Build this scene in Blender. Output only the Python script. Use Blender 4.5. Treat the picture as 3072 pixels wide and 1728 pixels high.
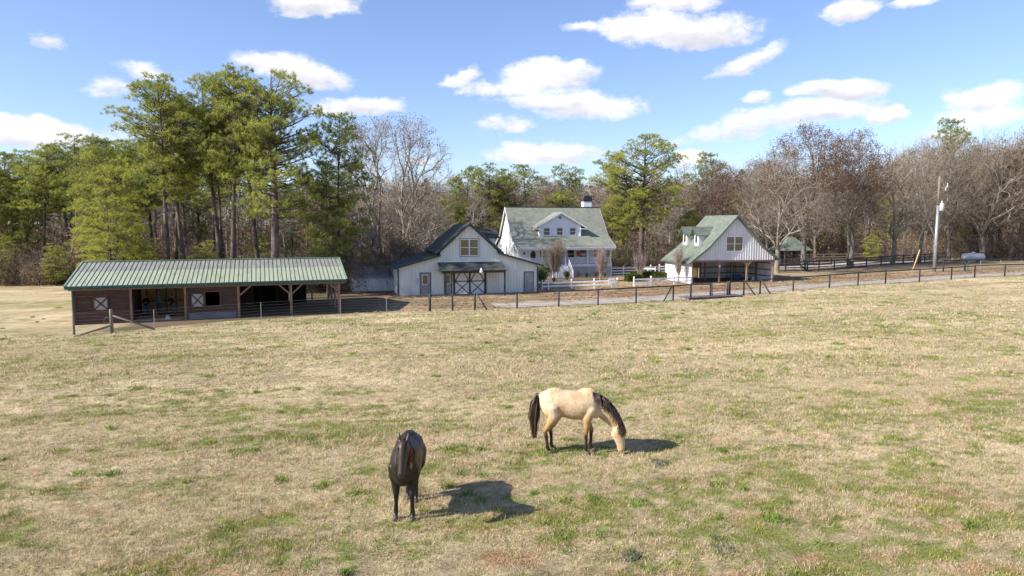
import bpy, math, random
import numpy as np
from mathutils import Vector, Matrix
S = bpy.context.scene
for o in list(bpy.data.objects): bpy.data.objects.remove(o)
R = math.radians
PI = math.pi
# ------------------------------------------------------------------ camera
cam = bpy.data.cameras.new('camera'); camo = bpy.data.objects.new('camera', cam)
S.collection.objects.link(camo); S.camera = camo
cam.sensor_width = 36; cam.lens = 24; cam.clip_start = .1; cam.clip_end = 6000
camo.location = (0, 0, 5.4); camo.rotation_euler = (R(90 - 5.4), 0, 0)
# ------------------------------------------------------------------ colour management
S.view_settings.view_transform = 'Standard'; S.view_settings.look = 'None'
S.view_settings.gamma = 1; S.view_settings.exposure = 0.90
# ------------------------------------------------------------------ sun
SUN_EL, SUN_AZ = 34, 21            # the shadows run to +x, turned 21 degrees towards +y
sl = bpy.data.lights.new('sun', 'SUN'); sl.energy = 4.7; sl.angle = R(.55); sl.color = (1, .93, .83)
so = bpy.data.objects.new('sun', sl); S.collection.objects.link(so)
d = Vector((math.cos(R(SUN_EL)) * math.cos(R(SUN_AZ)), math.cos(R(SUN_EL)) * math.sin(R(SUN_AZ)), -math.sin(R(SUN_EL))))
so.rotation_euler = d.to_track_quat('-Z', 'Y').to_euler(); so.location = (-60, -20, 60)
# ------------------------------------------------------------------ node helper
class N:
    def __init__(s, tree): s.t = tree; s.n = tree.nodes; s.l = tree.links
    def add(s, typ, ins=None, **kw):
        n = s.n.new(typ)
        for k, v in kw.items(): setattr(n, k, v)
        for k, v in (ins or {}).items():
            if hasattr(v, 'is_output') or isinstance(v, bpy.types.NodeSocket): s.l.new(v, n.inputs[k])
            else:
                x = n.inputs[k]
                if hasattr(x, 'default_value'):
                    dv = x.default_value
                    if hasattr(dv, '__len__') and len(dv) == 4 and len(v) == 3: v = (*v, 1)
                    x.default_value = v
        return n
    def m(s, op, a, b=0., c=0., clamp=False):
        return s.add('ShaderNodeMath', {0: a, 1: b, 2: c}, operation=op, use_clamp=clamp).outputs[0]
    def mix(s, f, a, b, bt='MIX'):
        n = s.n.new('ShaderNodeMix'); n.data_type = 'RGBA'; n.blend_type = bt
        for sock, v in ((n.inputs[0], f), (n.inputs[6], a), (n.inputs[7], b)):
            if isinstance(v, bpy.types.NodeSocket): s.l.new(v, sock)
            else: sock.default_value = (*v, 1) if hasattr(v, '__len__') and len(v) == 3 else v
        return n.outputs[2]
    def noise(s, vec, scale, detail=4, rough=.55, out=0):
        return s.add('ShaderNodeTexNoise', {'Vector': vec, 'Scale': scale, 'Detail': detail, 'Roughness': rough}).outputs[out]
    def ss(s, x, a, b, lo=0., hi=1.):
        n = s.add('ShaderNodeMapRange', {0: x, 1: a, 2: b, 3: lo, 4: hi}); n.interpolation_type = 'SMOOTHSTEP'
        return n.outputs[0]
# ------------------------------------------------------------------ sky with clouds
w = bpy.data.worlds.new('World'); S.world = w; w.use_nodes = True
K = N(w.node_tree); K.n.clear()
sky = K.add('ShaderNodeTexSky', sky_type='NISHITA', sun_disc=False, sun_elevation=R(SUN_EL), sun_rotation=R(-111),
            altitude=100, air_density=1.0, dust_density=.35, ozone_density=2.2)
tc = K.add('ShaderNodeTexCoord').outputs['Generated']
nd = K.add('ShaderNodeVectorMath', {0: tc}, operation='NORMALIZE').outputs[0]
sx = K.add('ShaderNodeSeparateXYZ', {0: nd})
az = K.m('ARCTAN2', sx.outputs[0], sx.outputs[1]); el = K.m('ARCSINE', sx.outputs[2])
pv = K.add('ShaderNodeCombineXYZ', {0: az, 1: K.m('MULTIPLY', el, 1.7), 2: 0.}).outputs[0]
w1 = K.noise(pv, 9, 8, .62, 1); w2 = K.noise(pv, 34, 8, .68)
sw = K.add('ShaderNodeSeparateColor', {0: w1})
big = K.m('SUBTRACT', sw.outputs[0], .5); sml = K.m('SUBTRACT', w2, .5)
azw = K.m('ADD', az, K.m('MULTIPLY', big, .085)); elw = K.m('ADD', el, K.m('MULTIPLY', K.m('SUBTRACT', sw.outputs[1], .5), .045))
# each cloud: azimuth, elevation, half widths (degrees), opacity, tilt
CL = [(-33.7, 12.4, 1.14, 0.5, 0.55, 0), (-16.1, 16.7, 3.17, 1.19, 1, 0), (-27.1, 10.9, 2.09, 0.64, 0.6, -0.1), (-29.9, 9.7, 1.56, 0.63, 0.4, 0.1), (-17.2, 11.7, 4.19, 1.26, 1, -0.04), (-12.2, 9.3, 3.71, 0.87, 0.8, 0.04), (-34.6, 6.1, 4.93, 1.15, 0.95, 0), (-4.5, 11.8, 1.49, 0.66, 0.85, 0.35), (3.1, 11.9, 4.46, 1.16, 1, 0.03), (0.7, 11.0, 5.17, 0.92, 0.75, 0), (6.0, 9.5, 4.03, 1.39, 1, -0.03), (2.8, 10.0, 4.08, 1.03, 0.75, 0), (13.9, 14.9, 5.59, 1.56, 1, -0.03), (9.2, 15.3, 1.97, 1.1, 0.9, 0), (5.9, 15.4, 2.0, 0.53, 0.6, 0), (13.2, 16.9, 3.53, 0.74, 1, 0), (18.3, 12.2, 2.9, 0.82, 1, 0.28), (25.7, 15.1, 1.69, 0.92, 1, 0.05), (29.7, 15.1, 1.51, 0.51, 0.8, 0), (24.9, 9.8, 3.28, 0.8, 1, 0), (20.1, 7.6, 6.25, 1.09, 0.65, 0.16), (23.4, 8.2, 4.24, 0.92, 0.85, 0.05), (19.6, 9.4, 1.21, 0.64, 0.85, 0), (28.0, 8.1, 1.16, 0.56, 1, 0), (34.4, 8.5, 2.35, 0.87, 0.7, 0), (34.9, 7.1, 2.85, 1.0, 0.7, 0), (2.9, 5.7, 4.65, 1.02, 0.85, 0), (-0.4, 7.9, 2.61, 0.63, 0.45, 0), (14.7, 5.0, 1.41, 0.68, 0.8, 0), (32.3, 6.2, 2.11, 0.68, 0.45, 0), (-8.4, 4.8, 1.63, 0.43, 0.4, 0),
      (-42, 9, 5, 1.2, .7, 0), (-50, 14, 7, 2, .8, 0), (46, 13, 7, 2, .8, 0), (55, 8, 7, 1.6, .7, 0), (-70, 10, 9, 2, .7, 0), (0, 32, 12, 3, .6, .1), (30, 38, 12, 4, .6, 0), (-35, 36, 10, 3, .6, 0)]
dens = None; top = None
for (a, e, ra, re, op, ti) in CL:
    a, e, ra, re = R(a), R(e), R(ra), R(re)
    dx = K.m('MULTIPLY_ADD', azw, 1 / ra, -a / ra)
    dy = K.m('SUBTRACT', K.m('MULTIPLY_ADD', elw, 1 / re, -e / re), K.m('MULTIPLY', dx, ti * ra / re))
    flat = K.m('ADD', dy, K.m('MULTIPLY', K.m('MINIMUM', dy, 0.), .35))
    r2 = K.m('ADD', K.m('MULTIPLY', dx, dx), K.m('MULTIPLY', flat, flat))
    v = K.m('MULTIPLY', K.m('SUBTRACT', 1.25, r2), op)
    tv = K.m('MULTIPLY', K.m('MAXIMUM', v, 0.), dy)
    dens = v if dens is None else K.m('SMOOTH_MAX', dens, v, .25)
    top = tv if top is None else K.m('ADD', top, tv)
dn = K.m('ADD', dens, K.m('ADD', K.m('MULTIPLY', K.m('SUBTRACT', sw.outputs[2], .5), 2.2), K.m('MULTIPLY', sml, 1.8)))
alpha = K.m('MULTIPLY', K.ss(dn, -.22, .95), .97)
shade = K.ss(K.m('ADD', top, K.m('ADD', K.m('MULTIPLY', sml, 1.0), K.m('MULTIPLY', big, 1.5))), -.75, .35)
skyc = K.mix(1., sky.outputs[0], (.70, .72, .86), 'MULTIPLY')
skyc = K.mix(.05, skyc, (3.6, 4.2, 6.4))
cc = K.mix(shade, (.66, .66, .74), (1.0, .99, .99))
bg1 = K.add('ShaderNodeBackground', {0: skyc, 1: .125}); bg2 = K.add('ShaderNodeBackground', {0: cc, 1: .62})
ms = K.add('ShaderNodeMixShader', {0: alpha, 1: bg1.outputs[0], 2: bg2.outputs[0]})
K.add('ShaderNodeOutputWorld', {0: ms.outputs[0]})
# ------------------------------------------------------------------ terrain
CP = np.array([(0,5,0.03),(0,12,0),(-10,13,-.1),(10,13,.08),(1.9,16,0),(-16,25,-.55),(0,26,-.3),(18,28,.05),(-22,36,-1.2),(0,40,-.8),(25,45,-.35),
(-28,42.4,-1.5),(-29,46,-1.42),(-20,48,-1.4),(-13,51,-1.4),(-16,60,-1.4),(-25,56,-1.4),(-6,53,-1.35),(3.7,55,-1.3),(10,57,-1.22),(15.6,59.5,-1.2),(22.8,62.8,-1.08),(31,66.5,-.9),(38,68.5,-.72),(54,75,-.4),(75,84,0),
(-10.7,64,-1.38),(2.5,67.3,-1.38),(-13,73,-1.4),(0,86,-1.6),(13,90,-1.6),(-2,98,-1.6),(19,74,-1.1),(29,76,-1.1),(18,81,-1.1),(38,92,-.95),(60,95,-.5),
(-45,60,-1.9),(-60,80,-2),(-30,85,-1.7),(-70,110,-2),(0,120,-1.6),(60,120,-.8),(0,170,-1.5),(-100,170,-2),(100,170,-1)], float)
def hsh(i, j, s):
    v = np.sin(i * 127.1 + j * 311.7 + s * 74.7) * 43758.5453
    return v - np.floor(v)
def vn(x, y, s):
    i = np.floor(x); j = np.floor(y); u = x - i; v = y - j
    u = u * u * (3 - 2 * u); v = v * v * (3 - 2 * v)
    return (hsh(i, j, s) * (1 - u) + hsh(i + 1, j, s) * u) * (1 - v) + (hsh(i, j + 1, s) * (1 - u) + hsh(i + 1, j + 1, s) * u) * v
def fbm(x, y, s, o=4):
    t = 0; a = .5; n = 0
    for k in range(o):
        t = t + a * vn(x, y, s + k * 17); n += a; a *= .55; x = x * 2.03 + 5.1; y = y * 2.03 + 1.7
    return t / n
def tz(x, y):
    x = np.asarray(x, float); y = np.asarray(y, float)
    s = np.zeros_like(x + y); w_ = np.zeros_like(s)
    for a, b, c in CP:
        k = 1 / ((x - a) ** 2 + (y - b) ** 2 + (0.06 * b + 1.0) ** 2 * 2) ** 1.7
        s = s + k * c; w_ = w_ + k
    return s / w_
def gz(x, y): return float(tz(x, y))
rot = lambda x, y, a: (x * math.cos(a) + y * math.sin(a), -x * math.sin(a) + y * math.cos(a))
# ------------------------------------------------------------------ mesh builder and tagging
def tag(o, label=None, cat=None, group=None, kind=None):
    if label: o['label'] = label
    if cat: o['category'] = cat
    if group: o['group'] = group
    if kind: o['kind'] = kind
    return o
def thing(name, label, cat, loc=(0, 0, 0), rz=0, group=None):
    o = bpy.data.objects.new(name, None); S.collection.objects.link(o)
    o.empty_display_size = .3; o.location = loc; o.rotation_euler = (0, 0, rz)
    return tag(o, label, cat, group)
def np_mesh(name, V, F3, mats=(), smooth=False, mi=None, attrs=None):
    me = bpy.data.meshes.new(name); V = np.asarray(V, np.float32); F3 = np.asarray(F3, np.int32)
    k = F3.shape[1]; me.vertices.add(len(V)); me.vertices.foreach_set('co', V.ravel())
    me.loops.add(F3.size); me.loops.foreach_set('vertex_index', F3.ravel())
    me.polygons.add(len(F3)); me.polygons.foreach_set('loop_start', np.arange(0, F3.size, k, dtype=np.int32))
    try: me.polygons.foreach_set('loop_total', np.full(len(F3), k, np.int32))
    except Exception: pass
    for m in mats: me.materials.append(m)
    if mi is not None: me.polygons.foreach_set('material_index', np.asarray(mi, np.int32))
    me.polygons.foreach_set('use_smooth', np.full(len(F3), smooth, bool))
    for an, av in (attrs or {}).items():
        av = np.asarray(av, np.float32)
        if av.ndim == 1:
            at = me.attributes.new(an, 'FLOAT', 'POINT'); at.data.foreach_set('value', av)
        else:
            at = me.attributes.new(an, 'FLOAT_COLOR', 'POINT')
            if av.shape[1] == 3: av = np.hstack([av, np.ones((len(av), 1), np.float32)])
            at.data.foreach_set('color', av.ravel())
    me.update(calc_edges=True); me.validate()
    return me
def link(name, me, parent=None):
    o = bpy.data.objects.new(name, me); S.collection.objects.link(o)
    if parent: o.parent = parent
    return o
class MB:
    def __init__(s): s.v = []; s.f = []
    def poly(s, pts, faces):
        b = len(s.v); s.v += [tuple(p) for p in pts]; s.f += [tuple(b + i for i in f) for f in faces]; return s
    def box(s, x0, x1, y0, y1, z0, z1):
        return s.poly([(x0,y0,z0),(x1,y0,z0),(x1,y1,z0),(x0,y1,z0),(x0,y0,z1),(x1,y0,z1),(x1,y1,z1),(x0,y1,z1)],
                      [(0,3,2,1),(4,5,6,7),(0,1,5,4),(1,2,6,5),(2,3,7,6),(3,0,4,7)])
    def prism(s, pts, axis, a, b):
        """2D polygon extruded along an axis: 'y' -> pts are (x,z), 'x' -> pts are (y,z), 'z' -> (x,y)"""
        n = len(pts)
        f = {'y': lambda p, t: (p[0], t, p[1]), 'x': lambda p, t: (t, p[0], p[1]), 'z': lambda p, t: (p[0], p[1], t)}[axis]
        return s.poly([f(p, a) for p in pts] + [f(p, b) for p in pts],
                      [tuple(range(n))[::-1], tuple(range(n, 2 * n))] + [(i, (i + 1) % n, n + (i + 1) % n, n + i) for i in range(n)])
    def slab(s, q, t):
        """four corners of a sloping sheet, given thickness downward"""
        q = [Vector(p) for p in q]; nrm = (q[1] - q[0]).cross(q[2] - q[0]).normalized()
        if nrm.z < 0: nrm = -nrm
        lo = [p - nrm * t for p in q]
        return s.poly(list(q) + lo, [(0,1,2,3),(7,6,5,4),(0,4,5,1),(1,5,6,2),(2,6,7,3),(3,7,4,0)])
    def beam(s, p, q, w, h=None, up=(0, 0, 1)):
        h = h or w; p = Vector(p); q = Vector(q); d = (q - p).normalized(); u = Vector(up)
        if abs(d.dot(u)) > .98: u = Vector((1, 0, 0))
        a = d.cross(u).normalized() * (w / 2); b = a.cross(d).normalized() * (h / 2)
        c = [p - a - b, p + a - b, p + a + b, p - a + b, q - a - b, q + a - b, q + a + b, q - a + b]
        return s.poly(c, [(0,3,2,1),(4,5,6,7),(0,1,5,4),(1,2,6,5),(2,3,7,6),(3,0,4,7)])
    def tube(s, pts, rad, n=8, cap=True):
        pts = [Vector(p) for p in pts]
        if not hasattr(rad, '__len__'): rad = [rad] * len(pts)
        b = len(s.v); ref = None
        for i, p in enumerate(pts):
            d = (pts[min(i + 1, len(pts) - 1)] - pts[max(i - 1, 0)]).normalized()
            if ref is None: ref = d.orthogonal().normalized()
            ref = (ref - d * ref.dot(d)).normalized(); w2_ = d.cross(ref)
            for k in range(n):
                a = 2 * PI * k / n; s.v.append(tuple(p + (ref * math.cos(a) + w2_ * math.sin(a)) * rad[i]))
        for i in range(len(pts) - 1):
            for k in range(n):
                k2 = (k + 1) % n; s.f.append((b + i * n + k, b + i * n + k2, b + (i + 1) * n + k2, b + (i + 1) * n + k))
        if cap:
            s.f.append(tuple(b + k for k in range(n))[::-1]); s.f.append(tuple(b + (len(pts) - 1) * n + k for k in range(n)))
        return s
    def build(s, name, mat, parent=None, smooth=False, bevel=0, label=None):
        me = bpy.data.meshes.new(name); me.from_pydata([tuple(v) for v in s.v], [], s.f)
        me.materials.append(mat)
        if smooth: me.polygons.foreach_set('use_smooth', [True] * len(me.polygons))
        me.update(); o = link(name, me, parent)
        if bevel:
            m = o.modifiers.new('b', 'BEVEL'); m.width = bevel; m.segments = 1; m.limit_method = 'ANGLE'
        if label: o['label'] = label
        return o
# ------------------------------------------------------------------ materials
def lin(r, g, b): return tuple(((c / 255) / 12.92 if c / 255 <= .04045 else ((c / 255 + .055) / 1.055) ** 2.4) for c in (r, g, b))
def pm(name, c1, c2=None, scale=4., detail=5, lo=.35, hi=.65, rough=.8, spec=.3, metal=0., bump=0., bscale=None, stretch=(1, 1, 1), c3=None, s3=1.2, l3=.55, h3=.7, bdist=.02):
    m = bpy.data.materials.new(name); m.use_nodes = True; k = N(m.node_tree); k.n.clear()
    co = k.add('ShaderNodeTexCoord').outputs['Object']
    mp = k.add('ShaderNodeMapping', {'Vector': co, 'Scale': stretch}).outputs[0]
    col = c1; nz = k.noise(mp, scale, detail, .6)
    if c2: col = k.mix(k.ss(nz, lo, hi), c1, c2)
    if c3: col = k.mix(k.ss(k.noise(mp, s3, 6, .65), l3, h3), col, c3)
    ins = {'Base Color': col, 'Roughness': rough, 'Specular IOR Level': spec, 'Metallic': metal}
    if bump:
        bn = k.noise(mp, bscale or scale * 3, 4, .6)
        ins['Normal'] = k.add('ShaderNodeBump', {'Strength': bump, 'Distance': bdist, 'Height': bn}).outputs[0]
    p = k.add('ShaderNodeBsdfPrincipled', ins)
    k.add('ShaderNodeOutputMaterial', {0: p.outputs[0]})
    m['k'] = 1
    return m
def shingles(name, c1, c2, c3):
    m = bpy.data.materials.new(name); m.use_nodes = True; k = N(m.node_tree); k.n.clear()
    co = k.add('ShaderNodeTexCoord').outputs['Object']
    n1 = k.noise(co, .7, 6, .65); n2 = k.noise(co, 7, 3, .7)
    sep = k.add('ShaderNodeSeparateXYZ', {0: co})
    rows = k.m('FRACT', k.m('MULTIPLY', sep.outputs[2], 7.5)); ri = k.m('FLOOR', k.m('MULTIPLY', sep.outputs[2], 7.5))
    cell = k.add('ShaderNodeTexWhiteNoise', {'Vector': k.add('ShaderNodeCombineXYZ', {0: k.m('FLOOR', k.m('MULTIPLY', k.m('ADD', sep.outputs[0], sep.outputs[1]), 3.3)), 1: ri, 2: 0.}).outputs[0]}, noise_dimensions='3D').outputs[0]
    col = k.mix(k.ss(n1, .38, .66), c1, c2)
    col = k.mix(k.m('MULTIPLY', cell, .55), col, c3)
    col = k.mix(k.m('MULTIPLY', k.ss(n2, .5, .8), .35), col, c3)
    h = k.m('ADD', k.m('MULTIPLY', rows, .6), k.m('MULTIPLY', n2, .4))
    b = k.add('ShaderNodeBump', {'Strength': .5, 'Distance': .02, 'Height': h}).outputs[0]
    p = k.add('ShaderNodeBsdfPrincipled', {'Base Color': col, 'Roughness': .9, 'Specular IOR Level': .2, 'Normal': b})
    k.add('ShaderNodeOutputMaterial', {0: p.outputs[0]})
    return m
def siding(name, c1, c2):
    m = bpy.data.materials.new(name); m.use_nodes = True; k = N(m.node_tree); k.n.clear()
    co = k.add('ShaderNodeTexCoord').outputs['Object']; sep = k.add('ShaderNodeSeparateXYZ', {0: co})
    rows = k.m('FRACT', k.m('MULTIPLY', sep.outputs[2], 6.2))
    b = k.add('ShaderNodeBump', {'Strength': 1., 'Distance': .02, 'Height': k.m('SUBTRACT', 1., rows)}).outputs[0]
    col = k.mix(k.ss(k.noise(co, 2.2, 5), .4, .7), c1, c2)
    p = k.add('ShaderNodeBsdfPrincipled', {'Base Color': col, 'Roughness': .55, 'Normal': b})
    k.add('ShaderNodeOutputMaterial', {0: p.outputs[0]})
    return m
def glass(name, tint, rough=.06):
    m = bpy.data.materials.new(name); m.use_nodes = True; k = N(m.node_tree); k.n.clear()
    co = k.add('ShaderNodeTexCoord').outputs['Object']
    b = k.add('ShaderNodeBump', {'Strength': .04, 'Distance': .05, 'Height': k.noise(co, 3, 2)}).outputs[0]
    p = k.add('ShaderNodeBsdfPrincipled', {'Base Color': tint, 'Roughness': rough, 'Specular IOR Level': .8, 'Normal': b})
    k.add('ShaderNodeOutputMaterial', {0: p.outputs[0]})
    return m
M = {}
M['barn_white'] = pm('barn_white', (.74, .73, .68), (.66, .65, .60), 1.4, 6, rough=.5, stretch=(1, 1, .25), c3=(.40, .38, .34), s3=.9, l3=.62, h3=.8)
M['garage_white'] = pm('garage_white', (.72, .71, .70), (.62, .615, .60), 1.1, 6, rough=.45, stretch=(1, 1, .25))
M['wall_white'] = pm('wall_white', (.78, .78, .77), (.70, .69, .66), 1.2, 5, rough=.6, c3=(.55, .50, .42), s3=.8, l3=.68, h3=.85)
M['lap'] = siding('lap_siding', (.80, .81, .82), (.74, .75, .76))
M['trim_white'] = pm('trim_white', (.80, .80, .80), (.72, .72, .72), 3, rough=.5)
M['fence_white'] = pm('fence_white', (.84, .84, .83), (.74, .74, .73), 3, rough=.5)
M['green_dark'] = pm('dark_green_trim', (.025, .045, .045), (.04, .06, .055), 3, rough=.5)
M['green_edge'] = pm('green_edge', (.07, .11, .09), (.10, .14, .11), 3, rough=.6)
M['roof_barn'] = shingles('dark_green_shingle', (.036, .046, .042), (.06, .07, .063), (.11, .115, .10))
M['roof_house'] = shingles('pale_green_shingle', (.160, .178, .142), (.215, .228, .185), (.30, .305, .255))
M['roof_garage'] = shingles('green_shingle', (.095, .120, .100), (.135, .155, .130), (.23, .25, .20))
M['teal'] = pm('teal_trim', (.035, .09, .085), (.05, .12, .11), 2, rough=.5)
M['boards'] = pm('brown_boards', (.060, .034, .027), (.105, .060, .045), 2.0, 6, rough=.85, stretch=(.5, .5, 7), bump=.6, bscale=5, c3=(.16, .12, .10), s3=1.5, l3=.6, h3=.8)
M['dusty'] = pm('dusty_boards', (.15, .13, .13), (.22, .20, .20), 2.0, 6, rough=.9, stretch=(.6, .6, 3))
M['stud'] = pm('raw_wood', (.62, .42, .24), (.48, .31, .17), 2.5, 6, rough=.8, stretch=(.5, .5, 6), c3=(.18, .11, .06), s3=2, l3=.6, h3=.75)  # wood colour raised to stand for light missing inside the stall
M['redwood'] = pm('red_trim', (.20, .085, .06), (.14, .06, .045), 3, rough=.8)
M['post_wood'] = pm('post_wood', (.21, .135, .09), (.30, .20, .14), 3, 6, rough=.85, stretch=(3, 3, .5))
M['grey_wood'] = pm('grey_wood', (.25, .22, .18), (.16, .14, .115), 4, 6, rough=.9, stretch=(4, 4, .6), bump=.3)
M['black_paint'] = pm('black_fence_paint', (.030, .033, .036), (.055, .058, .06), 5, 5, rough=.6, stretch=(2, 2, .5), c3=(.14, .13, .12), s3=3, l3=.66, h3=.8)
M['brown_fence'] = pm('brown_fence', (.060, .045, .035), (.11, .08, .06), 3, 5, rough=.85)
M['old_fence'] = pm('old_fence', (.26, .21, .17), (.16, .13, .11), 2, 5, rough=.9)
M['dark'] = pm('dark_paint_and_inner_shade', (.012, .012, .014), (.02, .019, .018), 3, rough=.95)  # near-black; paints the shade on inner sheets, plain dark colour on fittings
M['wire'] = pm('wire', (.22, .22, .21), None, rough=.5, metal=.4)
M['galv'] = pm('galvanised', (.42, .43, .44), (.30, .31, .32), 5, rough=.45, metal=.5)
M['gate_tube'] = pm('gate_tube', (.16, .085, .05), (.09, .05, .035), 6, rough=.6)
M['glass'] = glass('window_glass', (.035, .035, .03))
M['glass_tan'] = glass('window_glass_tan', (.13, .105, .06), .12)
M['grey_door'] = pm('grey_door', (.30, .30, .32), (.26, .26, .28), 3, rough=.55)
M['lattice_white'] = pm('lattice_white', (.74, .74, .76), (.64, .64, .66), 5, rough=.6)
M['lattice_wood'] = pm('lattice_wood', (.46, .24, .09), (.34, .17, .07), 5, rough=.7)
M['dirt'] = pm('dirt_floor', (.16, .12, .09), (.24, .18, .13), 2, 6, rough=.95)
M['sawdust'] = pm('sawdust', (.80, .50, .24), (.68, .41, .19), 3, 6, rough=.95, bump=.3)  # sawdust colour brightened in place of sunlight on the stall floor
M['concrete'] = pm('concrete', (.38, .37, .35), (.30, .29, .27), 2, 6, rough=.9)
M['curtain'] = pm('curtain', (.70, .70, .68), None, rough=.9)
M['brown'] = pm('brown_oval', (.045, .022, .015), (.07, .035, .02), 6, rough=.5)
M['rust'] = pm('hanging_cloth', (.40, .10, .05), (.10, .06, .12), 4, rough=.9)
M['plastic_blue'] = pm('blue_plastic', (.03, .06, .16), None, rough=.5)
M['white_plastic'] = pm('white_plastic', (.75, .75, .75), None, rough=.4)
M['tank'] = pm('tank_paint', (.55, .56, .56), (.45, .47, .47), 2, rough=.35)
M['ground_wood'] = M['grey_wood']
# metal roof of the open shed: oxidised upper course, streaks, leaves caught at the ridge
m = bpy.data.materials.new('green_metal_roof'); m.use_nodes = True; k = N(m.node_tree); k.n.clear()
co = k.add('ShaderNodeTexCoord').outputs['Object']; sep = k.add('ShaderNodeSeparateXYZ', {0: co})
up = k.ss(k.m('ADD', sep.outputs[1], k.m('MULTIPLY', k.noise(co, 3, 3), .12)), 3.02, 3.10)
st = k.noise(k.add('ShaderNodeMapping', {'Vector': co, 'Scale': (5, .5, .5)}).outputs[0], 1.6, 6, .7)
col = k.mix(k.ss(st, .45, .72), (.38, .415, .295), (.22, .245, .17))
upc = k.mix(k.ss(st, .35, .65), (.33, .325, .285), (.20, .205, .175))
col = k.mix(up, col, upc)
lf = k.m('MULTIPLY', k.ss(k.noise(k.add('ShaderNodeMapping', {'Vector': co, 'Scale': (.6, 1, 1)}).outputs[0], 1.1, 6, .7), .58, .68), k.ss(sep.outputs[1], 3.6, 5.3))
col = k.mix(k.m('MULTIPLY', lf, .85), col, (.30, .16, .09))
p = k.add('ShaderNodeBsdfPrincipled', {'Base Color': col, 'Roughness': .45, 'Specular IOR Level': .4})
k.add('ShaderNodeOutputMaterial', {0: p.outputs[0]}); M['roof_metal'] = m
M['roof_seam'] = pm('roof_seam', (.035, .065, .045), (.03, .05, .035), 3, rough=.5)
# ================================================================== GROUND
FENCE = [(-120, 30), (-60, 36), (-27.1, 41.8), (-25.05, 42.3), (-23.06, 43.93), (-19.72, 46.9), (-12.92, 50.3), (-6.33, 52.29), (-4.61, 52.55), (-2.89, 52.89), (.4, 53.62), (3.77, 54.6), (7.03, 55.4), (10.35, 56.6), (13.82, 58.2), (15.5, 58.85), (17.54, 60.0), (19.43, 61.0), (21.05, 61.7), (22.85, 62.6), (26.89, 65.0), (31.42, 67.3), (35, 68.8), (38.55, 70.2), (43.08, 71.94), (47.38, 73.4), (50.63, 74.5), (54.81, 75.74), (59.2, 77.2), (63.4, 78.6), (120, 98)]
FX = np.array([p[0] for p in FENCE]); FY = np.array([p[1] for p in FENCE])
def behind(x, y): return (y - np.interp(x, FX, FY)) * .93
def sst(x, a, b):
    t = np.clip((x - a) / (b - a), 0, 1); return t * t * (3 - 2 * t)
# patches read off the photograph: x, y, half sizes, amount  (green / worn)
GP = [(4.2,24.5,4.5,1.6,.55),(-1.5,31,3.5,1.6,.5),(-5,33,5,1.6,.35),(7.5,29,4,1.6,.45),(20,42,14,2.2,.4),(-9,19.5,3.5,2,.6),(-12,22,4,2,.5),(-7,17.5,3,1,.5),(1.5,12.5,2.5,1.2,.35),(.8,11.2,3,1,.5),(3.8,12.0,2.2,1.3,.4),
      (5.2,10.6,2.2,1,.55),(3.2,10.6,2,.8,.5),(-2.5,11,2.2,.9,.25),(2.5,20,3,1.5,.35),(12,34,6,2,.3),(-16,30,7,3,.35),(0,51,14,1.3,.85),(-12,47.5,9,1.6,.7),(14,55.5,8,1.6,.75),(-24,40,8,2,.25),(35,65,18,1.6,.5),(24,52,14,2.5,.3),(-8,43,8,1.5,.4),(8,46,9,1.6,.35)]
WP = [(-7,28,7,3,.6),(-10,32,8,2,.35),(3,13.4,2.6,1.2,.45),(4.6,11,2,.9,.5),(8.4,13,.6,.5,.6),(-5,14,2.5,1,.25),(-3.3,16.5,1,.5,.4),(2.8,16.6,2.2,.9,.35),(-26,39.5,8,1.5,.5)]
def gauss(L, x, y):
    t = np.zeros_like(x)
    for a, b, sa, sb, v in L:
        u, q = rot(x - a, y - b, .18); t = t + v * np.exp(-(u / sa) ** 2 - (q / sb) ** 2)
    return t
def field_masks(x, y):
    u, v = rot(x, y, .20)
    far = np.clip((y - 10) / 40, 0, 1)
    n1 = fbm(u * .10, v * .30, 3, 4); n2 = fbm(u * .45, v * .95, 11, 4); n3 = fbm(u * 1.9, v * 3.2, 29, 3); n4 = fbm(x * 6, y * 7, 37, 2)
    near = sst(y, 16, 9)
    n5 = fbm(x * 14, y * 15, 41, 2); g = (n1 - .5) * 1.3 + (n2 - .5) * 2.0 + (n3 - .5) * 2.6 + (n4 - .5) * 2.0 + (n5 - .5) * 1.2 + gauss(GP, x, y) * (.80 - .36 * near) - .30 + near * .20
    wn = (fbm(u * .16 + 9, v * .4, 51, 4) - .5) * 1.3 + (fbm(u * .8, v * 1.9, 61, 3) - .5) * 1.7 + (fbm(u * 3.1, v * 4.9, 71, 2) - .5) * 1.0 + gauss(WP, x, y) * .7 - .30
    return np.clip(g * 1.6, 0, 1), np.clip((wn + (n4 - .5) * 1.0 + (n5 - .5) * .9) * 1.8, 0, 1), n1, n2
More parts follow.
